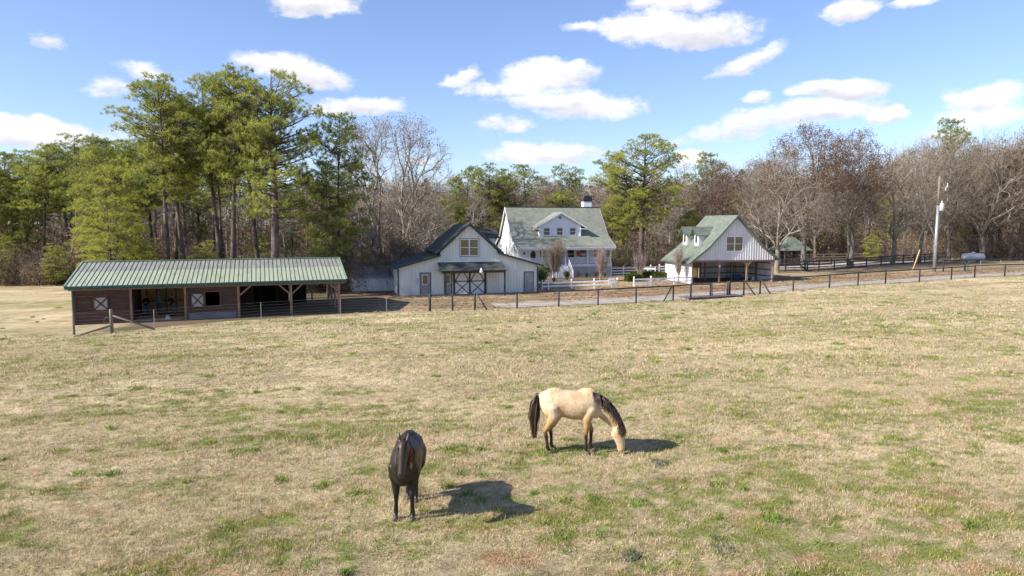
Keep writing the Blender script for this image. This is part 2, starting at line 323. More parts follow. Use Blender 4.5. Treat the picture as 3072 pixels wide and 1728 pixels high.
def ground_color(x, y):
    g, wn, n1, n2 = field_masks(x, y)
    mixc = lambda a, b, t: a * (1 - t[:, None]) + b * t[:, None]
    A = lambda *c: np.tile(np.array(c, float), (len(x), 1))
    c = mixc(A(.49, .39, .235), A(.40, .315, .185), np.clip(n2 * 1.8 - .4, 0, 1))
    c = mixc(c, A(.60, .475, .30), sst(fbm(x * .12 + 3, y * .3, 5, 3), .5, .75))
    c = mixc(c, A(.24, .18, .105), wn * .7)
    red = sst(fbm(x * 1.1, y * 1.8, 91, 3), .60, .74) * sst(y, 22, 10) * .6
    c = mixc(c, A(.34, .15, .07), red)
    c = mixc(c, A(.20, .225, .060), g * .85)
    # beyond the wire fence
    jit = (fbm(x * .5, y * .5, 7, 3) - .5) * 2.4
    b = behind(x, y)
    leaf = sst(b + jit * .4, 0.1, .9) * sst(x + jit, -12, -7.5)
    lf = mixc(A(.30, .20, .125), A(.225, .16, .105), sst(fbm(x * .7, y * 1.1, 15, 4), .35, .65))
    lf = mixc(lf, A(.40, .31, .20), sst(fbm(x * .3, y * .5, 25, 3), .42, .62) * .8); lf = mixc(lf, A(.23, .21, .10), sst(fbm(x * .25, y * .6, 27, 3), .55, .7) * .6)
    c = mixc(c, lf, leaf)
    # yard behind the open shed, its shade put into the ground colour; tan lawn in front of the house
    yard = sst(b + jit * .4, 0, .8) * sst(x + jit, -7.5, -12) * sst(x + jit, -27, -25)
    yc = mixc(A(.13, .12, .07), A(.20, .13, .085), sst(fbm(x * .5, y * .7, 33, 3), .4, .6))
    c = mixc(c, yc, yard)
    lawn = np.exp(-((x - 9) / 5.5) ** 2 - ((y - 78) / 5) ** 2) * 1.1
    c = mixc(c, A(.44, .30, .14), np.clip(lawn, 0, 1))
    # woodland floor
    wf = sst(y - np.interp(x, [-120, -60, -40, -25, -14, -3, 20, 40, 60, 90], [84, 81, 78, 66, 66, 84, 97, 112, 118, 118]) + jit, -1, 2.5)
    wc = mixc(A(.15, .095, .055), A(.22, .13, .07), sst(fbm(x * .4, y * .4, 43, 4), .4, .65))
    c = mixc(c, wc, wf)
    lane = np.exp(-((y - (65.5 + .12 * (x + 45))) / 1.3) ** 2) * sst(x, -30, -36)
    c = mixc(c, A(.56, .44, .29), lane * .85)
    return c
def axis(segs):
    o = [segs[0][0]]
    for a, b, st in segs:
        n = max(1, int(round((b - a) / st))); o += list(np.linspace(a, b, n + 1)[1:])
    return np.array(o)
gx = axis([(-1500, -300, 200), (-300, -90, 15), (-90, -46, 1.5), (-46, -14, .45), (-14, 14, .16), (14, 60, .45), (60, 100, 1.5), (100, 300, 15), (300, 1500, 200)])
gy = axis([(-60, 4, 8), (4, 8.5, .5), (8.5, 26, .13), (26, 62, .35), (62, 112, .8), (112, 200, 6), (200, 400, 25), (400, 3000, 400)])
X, Y = np.meshgrid(gx, gy); xf, yf = X.ravel(), Y.ravel()
Z = tz(xf, yf)
bump = (fbm(xf * .9, yf * 1.3, 77, 3) - .5) * .10 + (fbm(xf * 4, yf * 5, 79, 2) - .5) * .05
Z = Z + bump * sst(yf, 50, 22) - .02
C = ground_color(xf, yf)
nx, ny = len(gx), len(gy)
idx = np.arange(nx * ny).reshape(ny, nx)
F = np.stack([idx[:-1, :-1], idx[:-1, 1:], idx[1:, 1:], idx[1:, :-1]], -1).reshape(-1, 4)
gm = bpy.data.materials.new('ground'); gm.use_nodes = True; k = N(gm.node_tree); k.n.clear()
pos = k.add('ShaderNodeNewGeometry').outputs['Position']
rp = k.add('ShaderNodeMapping', {'Vector': pos, 'Rotation': (0, 0, -.2), 'Scale': (.75, 1.35, 1)}).outputs[0]
a = k.add('ShaderNodeAttribute', attribute_name='Col').outputs['Color']
f1 = k.noise(rp, 2.6, 6, .72); f2 = k.noise(rp, 13, 5, .7); f3 = k.noise(rp, .55, 5, .65)
v = k.m('ADD', k.m('MULTIPLY_ADD', f1, 1.1, -.55), k.m('ADD', k.m('MULTIPLY_ADD', f2, 1.7, -.85), k.m('MULTIPLY_ADD', f3, .5, -.25)))
mul = k.m('ADD', 1., v, clamp=False)
mul = k.m('MAXIMUM', mul, .25)
vm = k.add('ShaderNodeVectorMath', {0: a, 3: mul}, operation='SCALE').outputs[0]
hue = k.noise(rp, 5.5, 4, .7)
col = k.mix(k.m('MULTIPLY', k.ss(hue, .56, .72), .45), vm, (.17, .19, .06))
b = k.add('ShaderNodeBump', {'Strength': .9, 'Distance': .08, 'Height': k.m('ADD', f2, k.m('MULTIPLY', f1, .9))}).outputs[0]
p = k.add('ShaderNodeBsdfPrincipled', {'Base Color': col, 'Roughness': .95, 'Specular IOR Level': .1, 'Normal': b})
k.add('ShaderNodeOutputMaterial', {0: p.outputs[0]})
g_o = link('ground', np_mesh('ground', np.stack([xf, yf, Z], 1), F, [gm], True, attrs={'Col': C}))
tag(g_o, kind='structure')
def ground_h(x, y):
    x = np.asarray(x, float); y = np.asarray(y, float)
    i = np.clip(np.searchsorted(gx, x) - 1, 0, nx - 2); j = np.clip(np.searchsorted(gy, y) - 1, 0, ny - 2)
    u = (x - gx[i]) / (gx[i + 1] - gx[i]); v = (y - gy[j]) / (gy[j + 1] - gy[j]); Zg = Z.reshape(ny, nx)
    return (Zg[j, i] * (1 - u) + Zg[j, i + 1] * u) * (1 - v) + (Zg[j + 1, i] * (1 - u) + Zg[j + 1, i + 1] * u) * v
def gh(x, y): return float(ground_h(x, y))
# ------------------------------------------------------------------ driveway: a ragged gravel sheet just behind the fence
def strip(name, cl, halfw, mat, nlat=14, step=.6, dz=.03, jit=.5):
    cl = np.array(cl, float); seg = np.hypot(*np.diff(cl, axis=0).T); L = np.concatenate([[0], np.cumsum(seg)])
    t = np.arange(0, L[-1], step); cx = np.interp(t, L, cl[:, 0]); cy = np.interp(t, L, cl[:, 1])
    tx = np.gradient(cx); ty = np.gradient(cy); n_ = np.hypot(tx, ty); tx /= n_; ty /= n_
    hw = np.interp(t, L, halfw) if hasattr(halfw, '__len__') else np.full_like(t, halfw)
    V = []; 
    for q, s in enumerate(np.linspace(-1, 1, nlat)):
        e = (fbm(t * .8, np.full_like(t, s * 3.), 5 + (s > 0) * 9, 4) - .5) * 2 * jit * abs(s) ** 3
        off = s * hw + e
        x = cx - ty * off; y = cy + tx * off
        V.append(np.stack([x, y, ground_h(x, y) + dz], 1))
    V = np.stack(V, 1); n = len(t); id_ = np.arange(n * nlat).reshape(n, nlat)
    F = np.stack([id_[:-1, :-1], id_[1:, :-1], id_[1:, 1:], id_[:-1, 1:]], -1).reshape(-1, 4)
    o = link(name, np_mesh(name, V.reshape(-1, 3), F, [mat], True)); return tag(o, kind='structure')
M['gravel'] = pm('gravel', (.40, .365, .32), (.30, .255, .21), 1.3, 8, rough=.95, bump=.5, bscale=14, c3=(.24, .15, .09), s3=.55, l3=.56, h3=.72)
M['gravel2'] = pm('pale_gravel', (.46, .44, .42), (.36, .33, .30), .8, 7, rough=.95, c3=(.30, .22, .15), s3=.3, l3=.56, h3=.7)
dv = [(x, np.interp(x, FX, FY) + 2.25) for x in (-1.5, 0, 4, 8, 12, 16, 20, 24, 28, 32, 38, 46, 56, 70, 90)]
strip('driveway', dv, [.2, .7, 1.25, 1.55] + [1.6] * 30 if False else 1.5, M['gravel'])
strip('lane', [(34, 96.5), (44, 99.5), (54, 104), (66, 111), (80, 120)], 2.4, M['gravel2'])
# fallen leaves lying loose on the yard
rng = np.random.default_rng(5)
def leaves(n, x0, x1, y0, y1, cond, size, name, cols):
    x = rng.uniform(x0, x1, n); y = rng.uniform(y0, y1, n); kx = cond(x, y); x, y = x[kx], y[kx]; n = len(x)
    z = ground_h(x, y) + rng.uniform(.015, .05, n); a = rng.uniform(0, 2 * PI, n); s = size * rng.uniform(.6, 1.3, n)
    tl = rng.uniform(-.5, .5, (n, 2)) * s[:, None]
    P0 = np.stack([x + np.cos(a) * s, y + np.sin(a) * s, z + tl[:, 0]], 1); P1 = np.stack([x - np.sin(a) * s * .8, y + np.cos(a) * s * .8, z + abs(tl[:, 1])], 1)
    P2 = np.stack([x - np.cos(a) * s, y - np.sin(a) * s, z + .01], 1); P3 = np.stack([x + np.sin(a) * s * .8, y - np.cos(a) * s * .8, z + .01], 1)
    V = np.stack([P0, P1, P2, P3], 1).reshape(-1, 3); F = np.arange(4 * n).reshape(-1, 4)
    cs = np.array(cols)[rng.integers(0, len(cols), n)] * rng.uniform(.7, 1.25, (n, 1))
    return link(name, np_mesh(name, V, F, [M['vcol']], False, attrs={'Col': np.repeat(cs, 4, 0)}))
def vcol_mat(name, trans=0., rough=.8, spec=.15):
    m = bpy.data.materials.new(name); m.use_nodes = True; k = N(m.node_tree); k.n.clear()
    a = k.add('ShaderNodeAttribute', attribute_name='Col').outputs['Color']
    p = k.add('ShaderNodeBsdfPrincipled', {'Base Color': a, 'Roughness': rough, 'Specular IOR Level': spec})
    out = p.outputs[0]
    if trans:
        t = k.add('ShaderNodeBsdfTranslucent', {'Color': a}); out = k.add('ShaderNodeMixShader', {0: trans, 1: p.outputs[0], 2: t.outputs[0]}).outputs[0]
    k.add('ShaderNodeOutputMaterial', {0: out}); return m
M['vcol'] = vcol_mat('leaf_scatter'); M['grass'] = vcol_mat('grass_blade', .25); M['needle'] = vcol_mat('needles', .38, .55, .3); M['leaf'] = vcol_mat('dry_leaves', .25)
lo = leaves(17000, -12, 62, 50, 92, lambda x, y: (behind(x, y) > .5 + 3.4 * (x > 0) * (rng.random(len(x)) > .12)) & (y < 80 + .1 * x) & (fbm(x * .5, y * .5, 15, 3) > .34), .12, 'fallen_leaves', [(.36, .19, .09), (.30, .15, .08), (.24, .14, .09), (.42, .26, .14)])
tag(lo, 'orange brown fallen leaves strewn over the yard behind the fence', 'leaves', kind='stuff')
# ------------------------------------------------------------------ grass: short dry blades with green tussocks
def grass():
    VV = []; CC = []
    def blades(cx, cy, nb, spread, h, wd, lean, cols, jc=.25):
        n = len(cx); x = np.repeat(cx, nb) + rng.normal(0, 1, n * nb) * np.repeat(spread, nb); y = np.repeat(cy, nb) + rng.normal(0, 1, n * nb) * np.repeat(spread, nb)
        z = ground_h(x, y) - .01; hh = np.repeat(h, nb) * rng.uniform(.5, 1.25, n * nb); a = rng.uniform(0, 2 * PI, n * nb); L = hh * rng.uniform(.2, 1., n * nb) * lean
        la = rng.uniform(0, 2 * PI, n * nb); ww = np.repeat(wd, nb)
        bx = np.cos(a) * ww / 2; by = np.sin(a) * ww / 2
        P0 = np.stack([x - bx, y - by, z], 1); P1 = np.stack([x + bx, y + by, z], 1); P2 = np.stack([x + np.cos(la) * L, y + np.sin(la) * L, z + hh], 1)
        VV.append(np.stack([P0, P1, P2], 1).reshape(-1, 3)); c = np.repeat(cols, nb, 0) * rng.uniform(1 - jc, 1 + jc, (n * nb, 1))
        CC.append(np.repeat(c, 3, 0))
    def scatter(n, y0, y1, pw=1.):
        y = y0 + (y1 - y0) * rng.random(n) ** pw; x = rng.uniform(-1, 1, n) * (y * .80 + 1.5); return x, y
    for (n, y0, y1, nb, hs, wd, sp) in ((20000, 8.6, 15, 13, .062, .011, .05), (20000, 15, 24, 12, .068, .016, .07), (15000, 24, 38, 10, .085, .030, .12), (14000, 38, 75, 8, .10, .055, .20)):
        x, y = scatter(n, y0, y1); ok = (behind(x, y) < .1) & (np.abs(x) < 62); x, y = x[ok], y[ok]
        g, wn, n1, n2 = field_masks(x, y)
        isg = rng.random(len(x)) < g * .8 + .07
        col = np.where(isg[:, None], np.array([[.235, .260, .075]]), np.array([[.555, .45, .28]])) * (1 - .3 * wn[:, None])
        br_ = (rng.random(len(x)) < .09) & ~isg; col = np.where(br_[:, None], np.array([[.32, .23, .14]]), col); yl = rng.random(len(x)) < .35; col = np.where((isg & yl)[:, None], col * np.array([[1.35, 1.12, .9]]), col)
        h = hs * np.where(isg, 1.15, 1.) * (1 - .4 * wn) * (.6 + .9 * fbm(x * .7, y * .7, 88, 2)); keep = rng.random(len(x)) > wn * .6
        x, y, col, h = x[keep], y[keep], col[keep], h[keep]
        blades(x, y, nb, np.full(len(x), sp), h, np.full(len(x), wd), 1.1, col, .36)
    # distinct green tussocks
    TS = []
    for _ in range(420):
        y = 9 + 50 * rng.random() ** 1.7; x = rng.uniform(-1, 1) * y * .78
        if rng.random() < .25 + field_masks(np.array([x]), np.array([y]))[0][0]: TS.append((x, y, rng.uniform(.08, .3), rng.uniform(.7, 1.3)))
    # the ones that stand out in the photograph
    TS += [(4.75, 12.05, .22, 1.5), (4.9, 12.0, .2, 1.3), (4.3, 13.8, .16, 1.1), (-6.6, 16.0, .3, 1.1), (-6.3, 16.2, .25, 1.1), (-1.1, 14.4, .18, 1.), (-.6, 14.3, .18, 1.), (-.9, 13.2, .16, 1.), (-.6, 12.9, .2, 1.1), (-3.2, 18.6, .2, 1.), (0, 22.8, .4, 1.),
           (.9, 23.2, .5, 1.), (1.6, 23.6, .4, 1.), (3.4, 22, .3, 1.), (-11, 16.2, .2, 1.1), (-.3, 26.5, .7, 1.), (-1.6, 27.2, .8, 1.), (.8, 11.9, .25, .9), (-.2, 12.4, .22, 1.), (.7, 12.0, .3, 1.)]
    tx = np.array([t[0] for t in TS]); ty = np.array([t[1] for t in TS]); sp = np.array([t[2] for t in TS]) * .55; hh = .10 * np.array([t[3] for t in TS])
    cols = np.array([[.17, .25, .045]]) * rng.uniform(.8, 1.2, (len(TS), 1)) * np.where(rng.random((len(TS), 1)) < .3, np.array([[1.5, 1.2, 1.]]), 1.)
    blades(tx, ty, 70, sp, hh, .012 + ty * .0009, 1.2, cols, .3)
    for bx_, by_ in ((3.55, 11.0), (2.0, 10.75), (3.4, 15.1)):   # blue-green weeds
        blades(np.full(6, bx_) + rng.normal(0, .12, 6), np.full(6, by_) + rng.normal(0, .1, 6), 40, np.full(6, .07), np.full(6, .08), np.full(6, .018), 1.6, np.tile([[.10, .14, .09]], (6, 1)), .3)
    V = np.concatenate(VV); Cc = np.concatenate(CC); o = link('grass', np_mesh('grass', V, np.arange(len(V)).reshape(-1, 3), [M['grass']], False, attrs={'Col': Cc}))
    return tag(o, 'short dry straw coloured pasture grass with green tussocks', 'grass', kind='stuff')
grass()
# ================================================================== BUILDINGS
def pl(pts):
    xs = [p[0] for p in pts]; ys = [p[1] for p in pts]
    return lambda x: float(np.interp(x, xs, ys))
def wall(mb, x0, x1, y0, y1, zb, zt, holes=(), brk=(), ax='u'):
    """wall of a given thickness with a sloping top zt(x) and rectangular holes; ax='v' runs it the other way"""
    f = zt if callable(zt) else (lambda x: zt)
    xs = sorted(set([x0, x1] + [h for H in holes for h in H[:2]] + [b for b in brk if x0 < b < x1]))
    xs = [x for x in xs if x0 <= x <= x1]
    for a, b in zip(xs[:-1], xs[1:]):
        if b - a < 1e-4: continue
        e = 1e-4; za, zc = f(a + e), f(b - e); mid = (a + b) / 2; cuts = sorted([(h[2], h[3]) for h in holes if h[0] < mid < h[1]])
        lo = zb
        for (c, d_) in cuts + [(None, None)]:
            if c is None: pts = [(a, lo), (b, lo), (b, zc), (a, za)]
            else: pts = [(a, lo), (b, lo), (b, c), (a, c)]
            if pts[2][1] - lo > 1e-3 or pts[3][1] - lo > 1e-3: mb.prism(pts, 'y' if ax == 'u' else 'x', y0, y1)
            if c is not None: lo = d_
def ribs(mb, x0, x1, y, zb, zt, sp, w=.05, dp=.022, holes=(), ax='u', side=-1):
    f = zt if callable(zt) else (lambda x: zt); x = x0 + sp / 2
    while x < x1:
        top = min(f(x - w), f(x + w)) - .01; segs = [(zb, top)]
        for h in holes:
            if h[0] - w < x < h[1] + w:
                ns = []
                for a, b in segs:
                    if h[2] > a: ns.append((a, min(b, h[2])))
                    if h[3] < b: ns.append((max(a, h[3]), b))
                segs = ns
        for a, b in segs:
            if b - a > .02:
                q = [(x - w / 2, y), (x + w / 2, y), (x + w / 4, y + side * dp), (x - w / 4, y + side * dp)]
                if ax == 'v': q = [(p[1], p[0]) for p in q]
                mb.prism(q, 'z', a, b)
        x += sp
def win(parent, x0, x1, z0, z1, y, cols=1, rows=2, fr=.07, depth=.05, gm='glass', wide_trim=.0, ax='u', name='window', muntin=True, fmat='trim_white', out=-1):
    """frame with glazing bars, a pane set back behind it as a sub-part. out = which way is outdoors"""
    fm = MB(); pm_ = MB(); o = out
    def bx(m, a, b, c, d_, ya, yb):
        ya, yb = min(ya, yb), max(ya, yb)
        if ax == 'u': m.box(a, b, ya, yb, c, d_)
        else: m.box(ya, yb, a, b, c, d_)
    yo = y + o * depth; yi = y - o * .02
    bx(fm, x0 - fr, x1 + fr, z1, z1 + fr, yi, yo); bx(fm, x0 - fr, x1 + fr, z0 - fr, z0, yi, yo)
    bx(fm, x0 - fr, x0, z0, z1, yi, yo); bx(fm, x1, x1 + fr, z0, z1, yi, yo)
    for i in range(1, cols):
        xm = x0 + (x1 - x0) * i / cols; bx(fm, xm - fr * .7, xm + fr * .7, z0, z1, yi, yo - o * .005)
    for i in range(1, rows):
        zm = z0 + (z1 - z0) * i / rows; bx(fm, x0, x1, zm - .025, zm + .025, yi, yo - o * .012)
    f = fm.build(name, M[fmat], parent)
    bx(pm_, x0, x1, z0, z1, y - o * .0, y + o * .012); pm_.build('pane', M[gm], f)
    return f
def roof_slab(mb, u0, u1, v0, v1, za, zb_, t=.12, along='v'):
    """sheet sloping from z=za at the first edge to z=zb_ at the second; along='v': slope runs in v"""
    if along == 'v': q = [(u0, v0, za), (u1, v0, za), (u1, v1, zb_), (u0, v1, zb_)]
    else: q = [(u0, v0, za), (u0, v1, za), (u1, v1, zb_), (u1, v0, zb_)]
    mb.slab(q, t)
# ---------------------------------------------------------------- open-front shed with the green metal roof
t = thing('open_shed', 'long low open-front shed of dark brown boards under a ribbed green metal roof', 'shed', (-29.3, 45.4, -1.40), R(20))
RU0, RU1, EZ, RZ, RD = -.50, 17.85, 2.62, 3.98, 5.3
zr = lambda v: EZ + (RZ - EZ) * min(v, 2 * RD - v) / RD
b = MB(); roof_slab(b, RU0, RU1, 0, RD, EZ, RZ, .05); roof_slab(b, RU0, RU1, 2 * RD, RD, EZ, RZ - .002, .05)
roof = b.build('roof', M['roof_metal'], t)
b = MB(); u = RU0 + .02
while u <= RU1:
    b.beam((u, -.01, EZ + .012), (u, RD, RZ + .012), .020, .03); u += .305
b.build('seam', M['roof_seam'], roof)
b = MB(); b.beam((RU0 - .03, RD, RZ + .02), (RU1 + .03, RD, RZ + .02), .32, .05); b.beam((RU0 - .02, -.02, EZ + .02), (RU0 - .02, RD, RZ + .02), .10, .06); b.beam((RU1 + .02, -.02, EZ + .02), (RU1 + .02, RD, RZ + .02), .10, .06)
b.build('ridge_cap', pm('ridge_cap', (.24, .36, .22), (.17, .25, .16), 2, rough=.5), roof)
b = MB(); b.box(RU0 - .02, RU1 + .02, -.14, -.02, EZ - .13, EZ + .0); b.box(RU0 - .02, RU1 + .02, -.02, .02, EZ - .22, EZ - .06)
b.build('gutter', M['teal'], t)
b = MB(); b.box(RU0 + .1, RU1 - .1, .30, .40, EZ - .34, EZ - .06); b.box(RU0 + .1, RU1 - .1, 9.5, 9.6, 2.38, 2.62)
for u in np.arange(.2, 17.6, 1.2): b.beam((u, .1, EZ - .12), (u, RD, RZ - .12), .05, .14); b.beam((u, 2 * RD - .1, EZ - .12), (u, RD, RZ - .12), .05, .14)
b.build('rafter', M['post_wood'], t)
b = MB(); wall(b, -.12, 3.25, .42, .47, -.35, 2.36, [(.02, 1.95, .84, 1.86)])
b.box(.02, 1.0, .45, .48, .84, 1.86); b.build('wall', M['boards'], t)
b = MB(); wall(b, 6.72, 10.2, .42, .47, -.30, 2.36, [(7.98, 8.98, .92, 1.92)]); wl2 = b.build('wall', M['boards'], t)
b = MB(); b.box(6.82, 10.1, .385, .418, -.30, .46); b.build('kick_board', M['dusty'], t)
b = MB(); wall(b, .0, 3.2, .34, .418, 1.98, 2.34, ()); b.build('wall', M['boards'], t)
for (x0, x1, s) in ((-.12, -.07, 0), (3.20, 3.25, 0)):
    b = MB(); wall(b, .47, 9.6, x0, x1, -.3, lambda v: zr(v) - .1, brk=(RD,), ax='v'); b.build('wall', M['boards'], t)
b = MB(); wall(b, .47, 9.6, 10.12, 10.17, -.3, lambda v: zr(v) - .1, brk=(RD,), ax='v'); wall(b, .47, 5.0, 6.72, 6.77, -.3, lambda v: zr(v) - .1, ax='v')
wall(b, 3.25, 10.1, 9.4, 9.45, -.3, 2.5); wall(b, -.05, 3.2, 9.4, 9.45, -.3, 2.5)
wall(b, 10.2, 13.9, 8.0, 8.05, -.2, 2.95, [(11.13, 12.86, -.2, 1.8)]); b.build('wall', M['boards'], t)
b = MB(); b.box(10.2, 13.9, 9.2, 9.25, -.2, 2.6); b.build('doorway_shade_sheet', M['dark'], t)  # near-black sheet added behind the doorway to paint its dark inside
# raw-wood back wall and studs seen through the opening
b = MB(); wall(b, 3.25, 6.72, 5.0, 5.05, -.2, 3.8); bw = b.build('back_wall', M['stud'], t)
b = MB()
for u in (3.6, 4.25, 4.9, 5.55, 6.2, 6.6): b.box(u, u + .09, 4.88, 4.998, 0, 3.7)
for z in (.9, 1.9): b.box(3.3, 6.7, 4.93, 4.996, z, z + .1)
b.build('stud', pm('stud', (.30, .18, .09), (.22, .13, .07), 3), bw)
b = MB(); b.box(3.3, 6.7, .9, 4.98, -.2, .015); b.build('stall_floor', M['sawdust'], t)
b = MB(); b.box(3.3, 6.7, .42, .9, -.3, -.02); b.build('sill', M['dusty'], t)
# corner board, posts, braces
b = MB(); b.box(-.22, -.10, .34, .50, -.45, 2.5); b.build('corner_board', M['teal'], t)
def post(u, v, z1, w_=.14, mat='post_wood', z0=-.35): MB().box(u - w_ / 2, u + w_ / 2, v - w_ / 2, v + w_ / 2, z0, z1).build('post', M[mat], t)
for u in (3.30, 6.70): post(u, .38, 2.3)
for u in (10.2, 13.83, 17.3): post(u, .38, 2.36, .17)
for v in (3.4, 6.4, 9.5): post(17.3, v, zr(v) - .15, .15)
post(15.9, 9.5, 2.4)
for (a, c) in (((10.3, 1.62), (11.2, 2.42)), ((13.73, 1.62), (12.85, 2.42)), ((13.93, 1.62), (14.8, 2.42)), ((17.2, 1.72), (16.5, 2.42))):
    MB().beam((a[0], .36, a[1]), (c[0], .36, c[1]), .10, .05, (0, 1, 0)).build('brace', M['post_wood'], t)
for q in ((-.05, 3.22, .78, .84), (-.05, 1.95, 1.86, 1.92), (3.18, 3.23, -.2, 2.0), (6.82, 6.88, -.1, 2.0), (10.0, 10.06, -.1, 2.0), (-.07, -.02, -.2, 2.)): MB().box(q[0], q[1], .365, .415, q[2], q[3]).build('trim', M['redwood'], t)
def shutter(x0, x1, z0, z1, y):
    b = MB(); b.box(x0, x1, y, y + .03, z0, z1); s = b.build('shutter', pm('shutter_board', (.42, .40, .38), (.30, .28, .26), 3, stretch=(6, 1, .5)), t)
    b = MB()
    for (p, q) in (((x0, z0), (x1, z1)), ((x0, z1), (x1, z0))): b.beam((p[0], y - .018 - (.006 if p[1] == z1 else 0), p[1]), (q[0], y - .018 - (.006 if p[1] == z1 else 0), q[1]), .08, .02, (0, 1, 0))
    b.box(x0 - .04, x1 + .04, y - .04, y - .001, z1 - .03, z1 + .05); b.box(x0 - .04, x1 + .04, y - .04, y - .001, z0 - .05, z0 + .03); b.box(x0 - .04, x0 + .04, y - .042, y - .001, z0, z1); b.box(x1 - .04, x1 + .04, y - .042, y - .001, z0, z1)
    b.build('shutter_brace', M['boards'], s)
shutter(1.03, 1.91, .90, 1.80, .38); shutter(7.07, 7.91, .88, 1.84, .38)
b = MB()
for (a1, a2, c1, c2) in ((7.95, 9.0, 1.92, 1.99), (7.95, 9.0, .86, .92), (7.95, 8.0, .92, 1.92), (8.95, 9.0, .92, 1.92)): b.box(a1, a2, .36, .44, c1, c2)
b.build('window_frame', M['redwood'], t)
b = MB(); b.box(7.0, 10.0, 4.0, 4.05, -.2, 2.3); b.build('stall_shade_sheet', M['dark'], t)  # near-black colour paints the shade seen through the open window
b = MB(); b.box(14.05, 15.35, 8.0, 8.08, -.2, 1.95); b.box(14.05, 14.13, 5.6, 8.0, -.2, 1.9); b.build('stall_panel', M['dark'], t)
b = MB(); b.box(10.2, 17.5, .5, 9.4, -.3, -.03); b.build('dirt_pad', M['dirt'], t)
# ---------------------------------------------------------------- white barn
t = thing('barn', 'white ribbed-metal barn with a dark green roof and crossbuck sliding doors', 'barn', (-10.72, 64, -1.38), R(14))
W, DB, DL = 13.66, 8.6, 10.5
top = pl([(0, 2.68), (3.999, 3.78), (4.0, 4.02), (6.84, 6.62), (9.64, 4.08), (9.6401, 3.92), (W, 2.72)])
HB = [(5.97, 7.65, 3.74, 5.22), (2.08, 3.05, .05, 2.12), (4.35, 5.08, .05, 2.08), (5.35, 8.32, .0, 2.5), (12.28, 13.2, .05, 2.05)]
b = MB(); wall(b, 0, W, 0, .1, -.25, top, HB, (3.999, 4.0, 6.84, 9.64, 9.6401)); front = b.build('wall', M['barn_white'], t)
b = MB(); ribs(b, 0, W, 0, -.1, top, .30, .05, .05, HB); b.build('rib', M['barn_white'], front)
b = MB(); wall(b, .1, DL, 0, .1, -.3, 2.66, ax='v'); wall(b, .1, DB, W - .1, W, -.3, 2.68, ax='v'); wall(b, 4.2, DB, 4.0, 4.1, 2.6, 4.0, ax='v'); wall(b, .1, DB, 9.54, 9.64, 2.6, 4.05, ax='v')
wall(b, .1, 4.0, DL - .1, DL, -.3, lambda x: 2.66 + x * .27); wall(b, 4.0, W - .1, DB - .1, DB, -.3, top, (), (4.0, 6.84, 9.64, 9.6401)); sd = b.build('wall', M['barn_white'], t)
b = MB(); ribs(b, .2, DL, 0, -.2, 2.6, .30, .06, .028, ax='v', side=-1); b.build('rib', M['barn_white'], sd)
def gable(mb, ua, ub, uc, ze1, zp, ze2, v0, v1, th=.14):
    mb.slab([(ua, v0, ze1), (ua, v1, ze1), (ub, v1, zp), (ub, v0, zp)], th); mb.slab([(uc, v0, ze2), (uc, v1, ze2), (ub, v1, zp - .002), (ub, v0, zp - .002)], th)
b = MB(); gable(b, 3.55, 6.84, 10.1, 3.98, 6.84, 3.98, -.40, DB + .3)
roof = b.build('roof', M['roof_barn'], t)
b = MB(); roof_slab(b, -.42, 4.0, -.40, DL + .3, 2.66, 3.86, .13, 'u'); b.build('lean_to_roof', M['roof_barn'], t)
b = MB(); roof_slab(b, 14.1, 9.6, -.40, DB + .3, 2.72, 4.02, .13, 'u'); b.build('lean_to_roof', M['roof_barn'], t)
b = MB()
for (p, q) in (((3.5, 3.92), (6.84, 6.80)), ((10.15, 3.92), (6.84, 6.80)), ((-.45, 2.60), (3.98, 3.80)), ((14.15, 2.66), (9.66, 3.95))): b.beam((p[0], -.44, p[1]), (q[0], -.44, q[1]), .20, .05, (0, 1, 0)) if False else b.prism([(p[0], p[1] - .12), (q[0], q[1] - .12), (q[0], q[1] + .07), (p[0], p[1] + .07)], 'y', -.46, -.402)
b.build('fascia', M['green_dark'], roof)
for x0 in (-.06, W - .08): MB().box(x0, x0 + .13, -.06, .12, -.25, 2.63).build('corner_trim', M['green_dark'], t)
w0 = win(t, 5.97, 7.65, 3.74, 5.22, .0, 2, 2, .07, .06, 'glass_tan')
for s_ in (0, 1):
    b = MB()
    for kx in range(4): x_ = (6.0 if s_ == 0 else 7.38) + kx * .06; b.box(x_, x_ + .0599, .03 + .012 * (kx % 2), .05 + .012 * (kx % 2), 3.78, 5.18)
    b.build('curtain', M['curtain'], w0)
b = MB(); b.box(5.84, 7.78, -.05, -.002, 5.295, 5.35); b.box(5.84, 7.78, -.05, -.002, 3.61, 3.665); b.box(5.84, 5.895, -.05, -.002, 3.665, 5.295); b.box(7.725, 7.78, -.05, -.002, 3.665, 5.295)
b.build('window_trim', M['green_dark'], w0)
def door(x0, x1, z0, z1, mat, g=None, trim='green_dark', par=None, y=0.):
    d_ = MB().box(x0, x1, y - .03, y + .04, z0, z1).build('door', M[mat], par or t)
    b = MB(); b.box(x0 - .06, x0, y - .05, y + .05, z0 - .02, z1 + .06); b.box(x1, x1 + .06, y - .05, y + .05, z0 - .02, z1 + .06); b.box(x0, x1, y - .05, y + .05, z1, z1 + .06); b.build('frame', M[trim], d_)
    if g:
        b = MB(); a1, a2, c1, c2 = g; b.box(a1 - .05, a2 + .05, y - .045, y - .031, c1 - .05, c2 + .05); b.build('window_frame', M['trim_white'], d_)
        MB().box(a1, a2, y - .055, y - .046, c1, c2).build('pane', M['glass_tan'], d_)
    MB().tube([(x1 - .1, y - .03, (z0 + z1) / 2 - .1), (x1 - .1, y - .09, (z0 + z1) / 2 - .1)], .03, 6).build('handle', M['dark'], d_)
    return d_
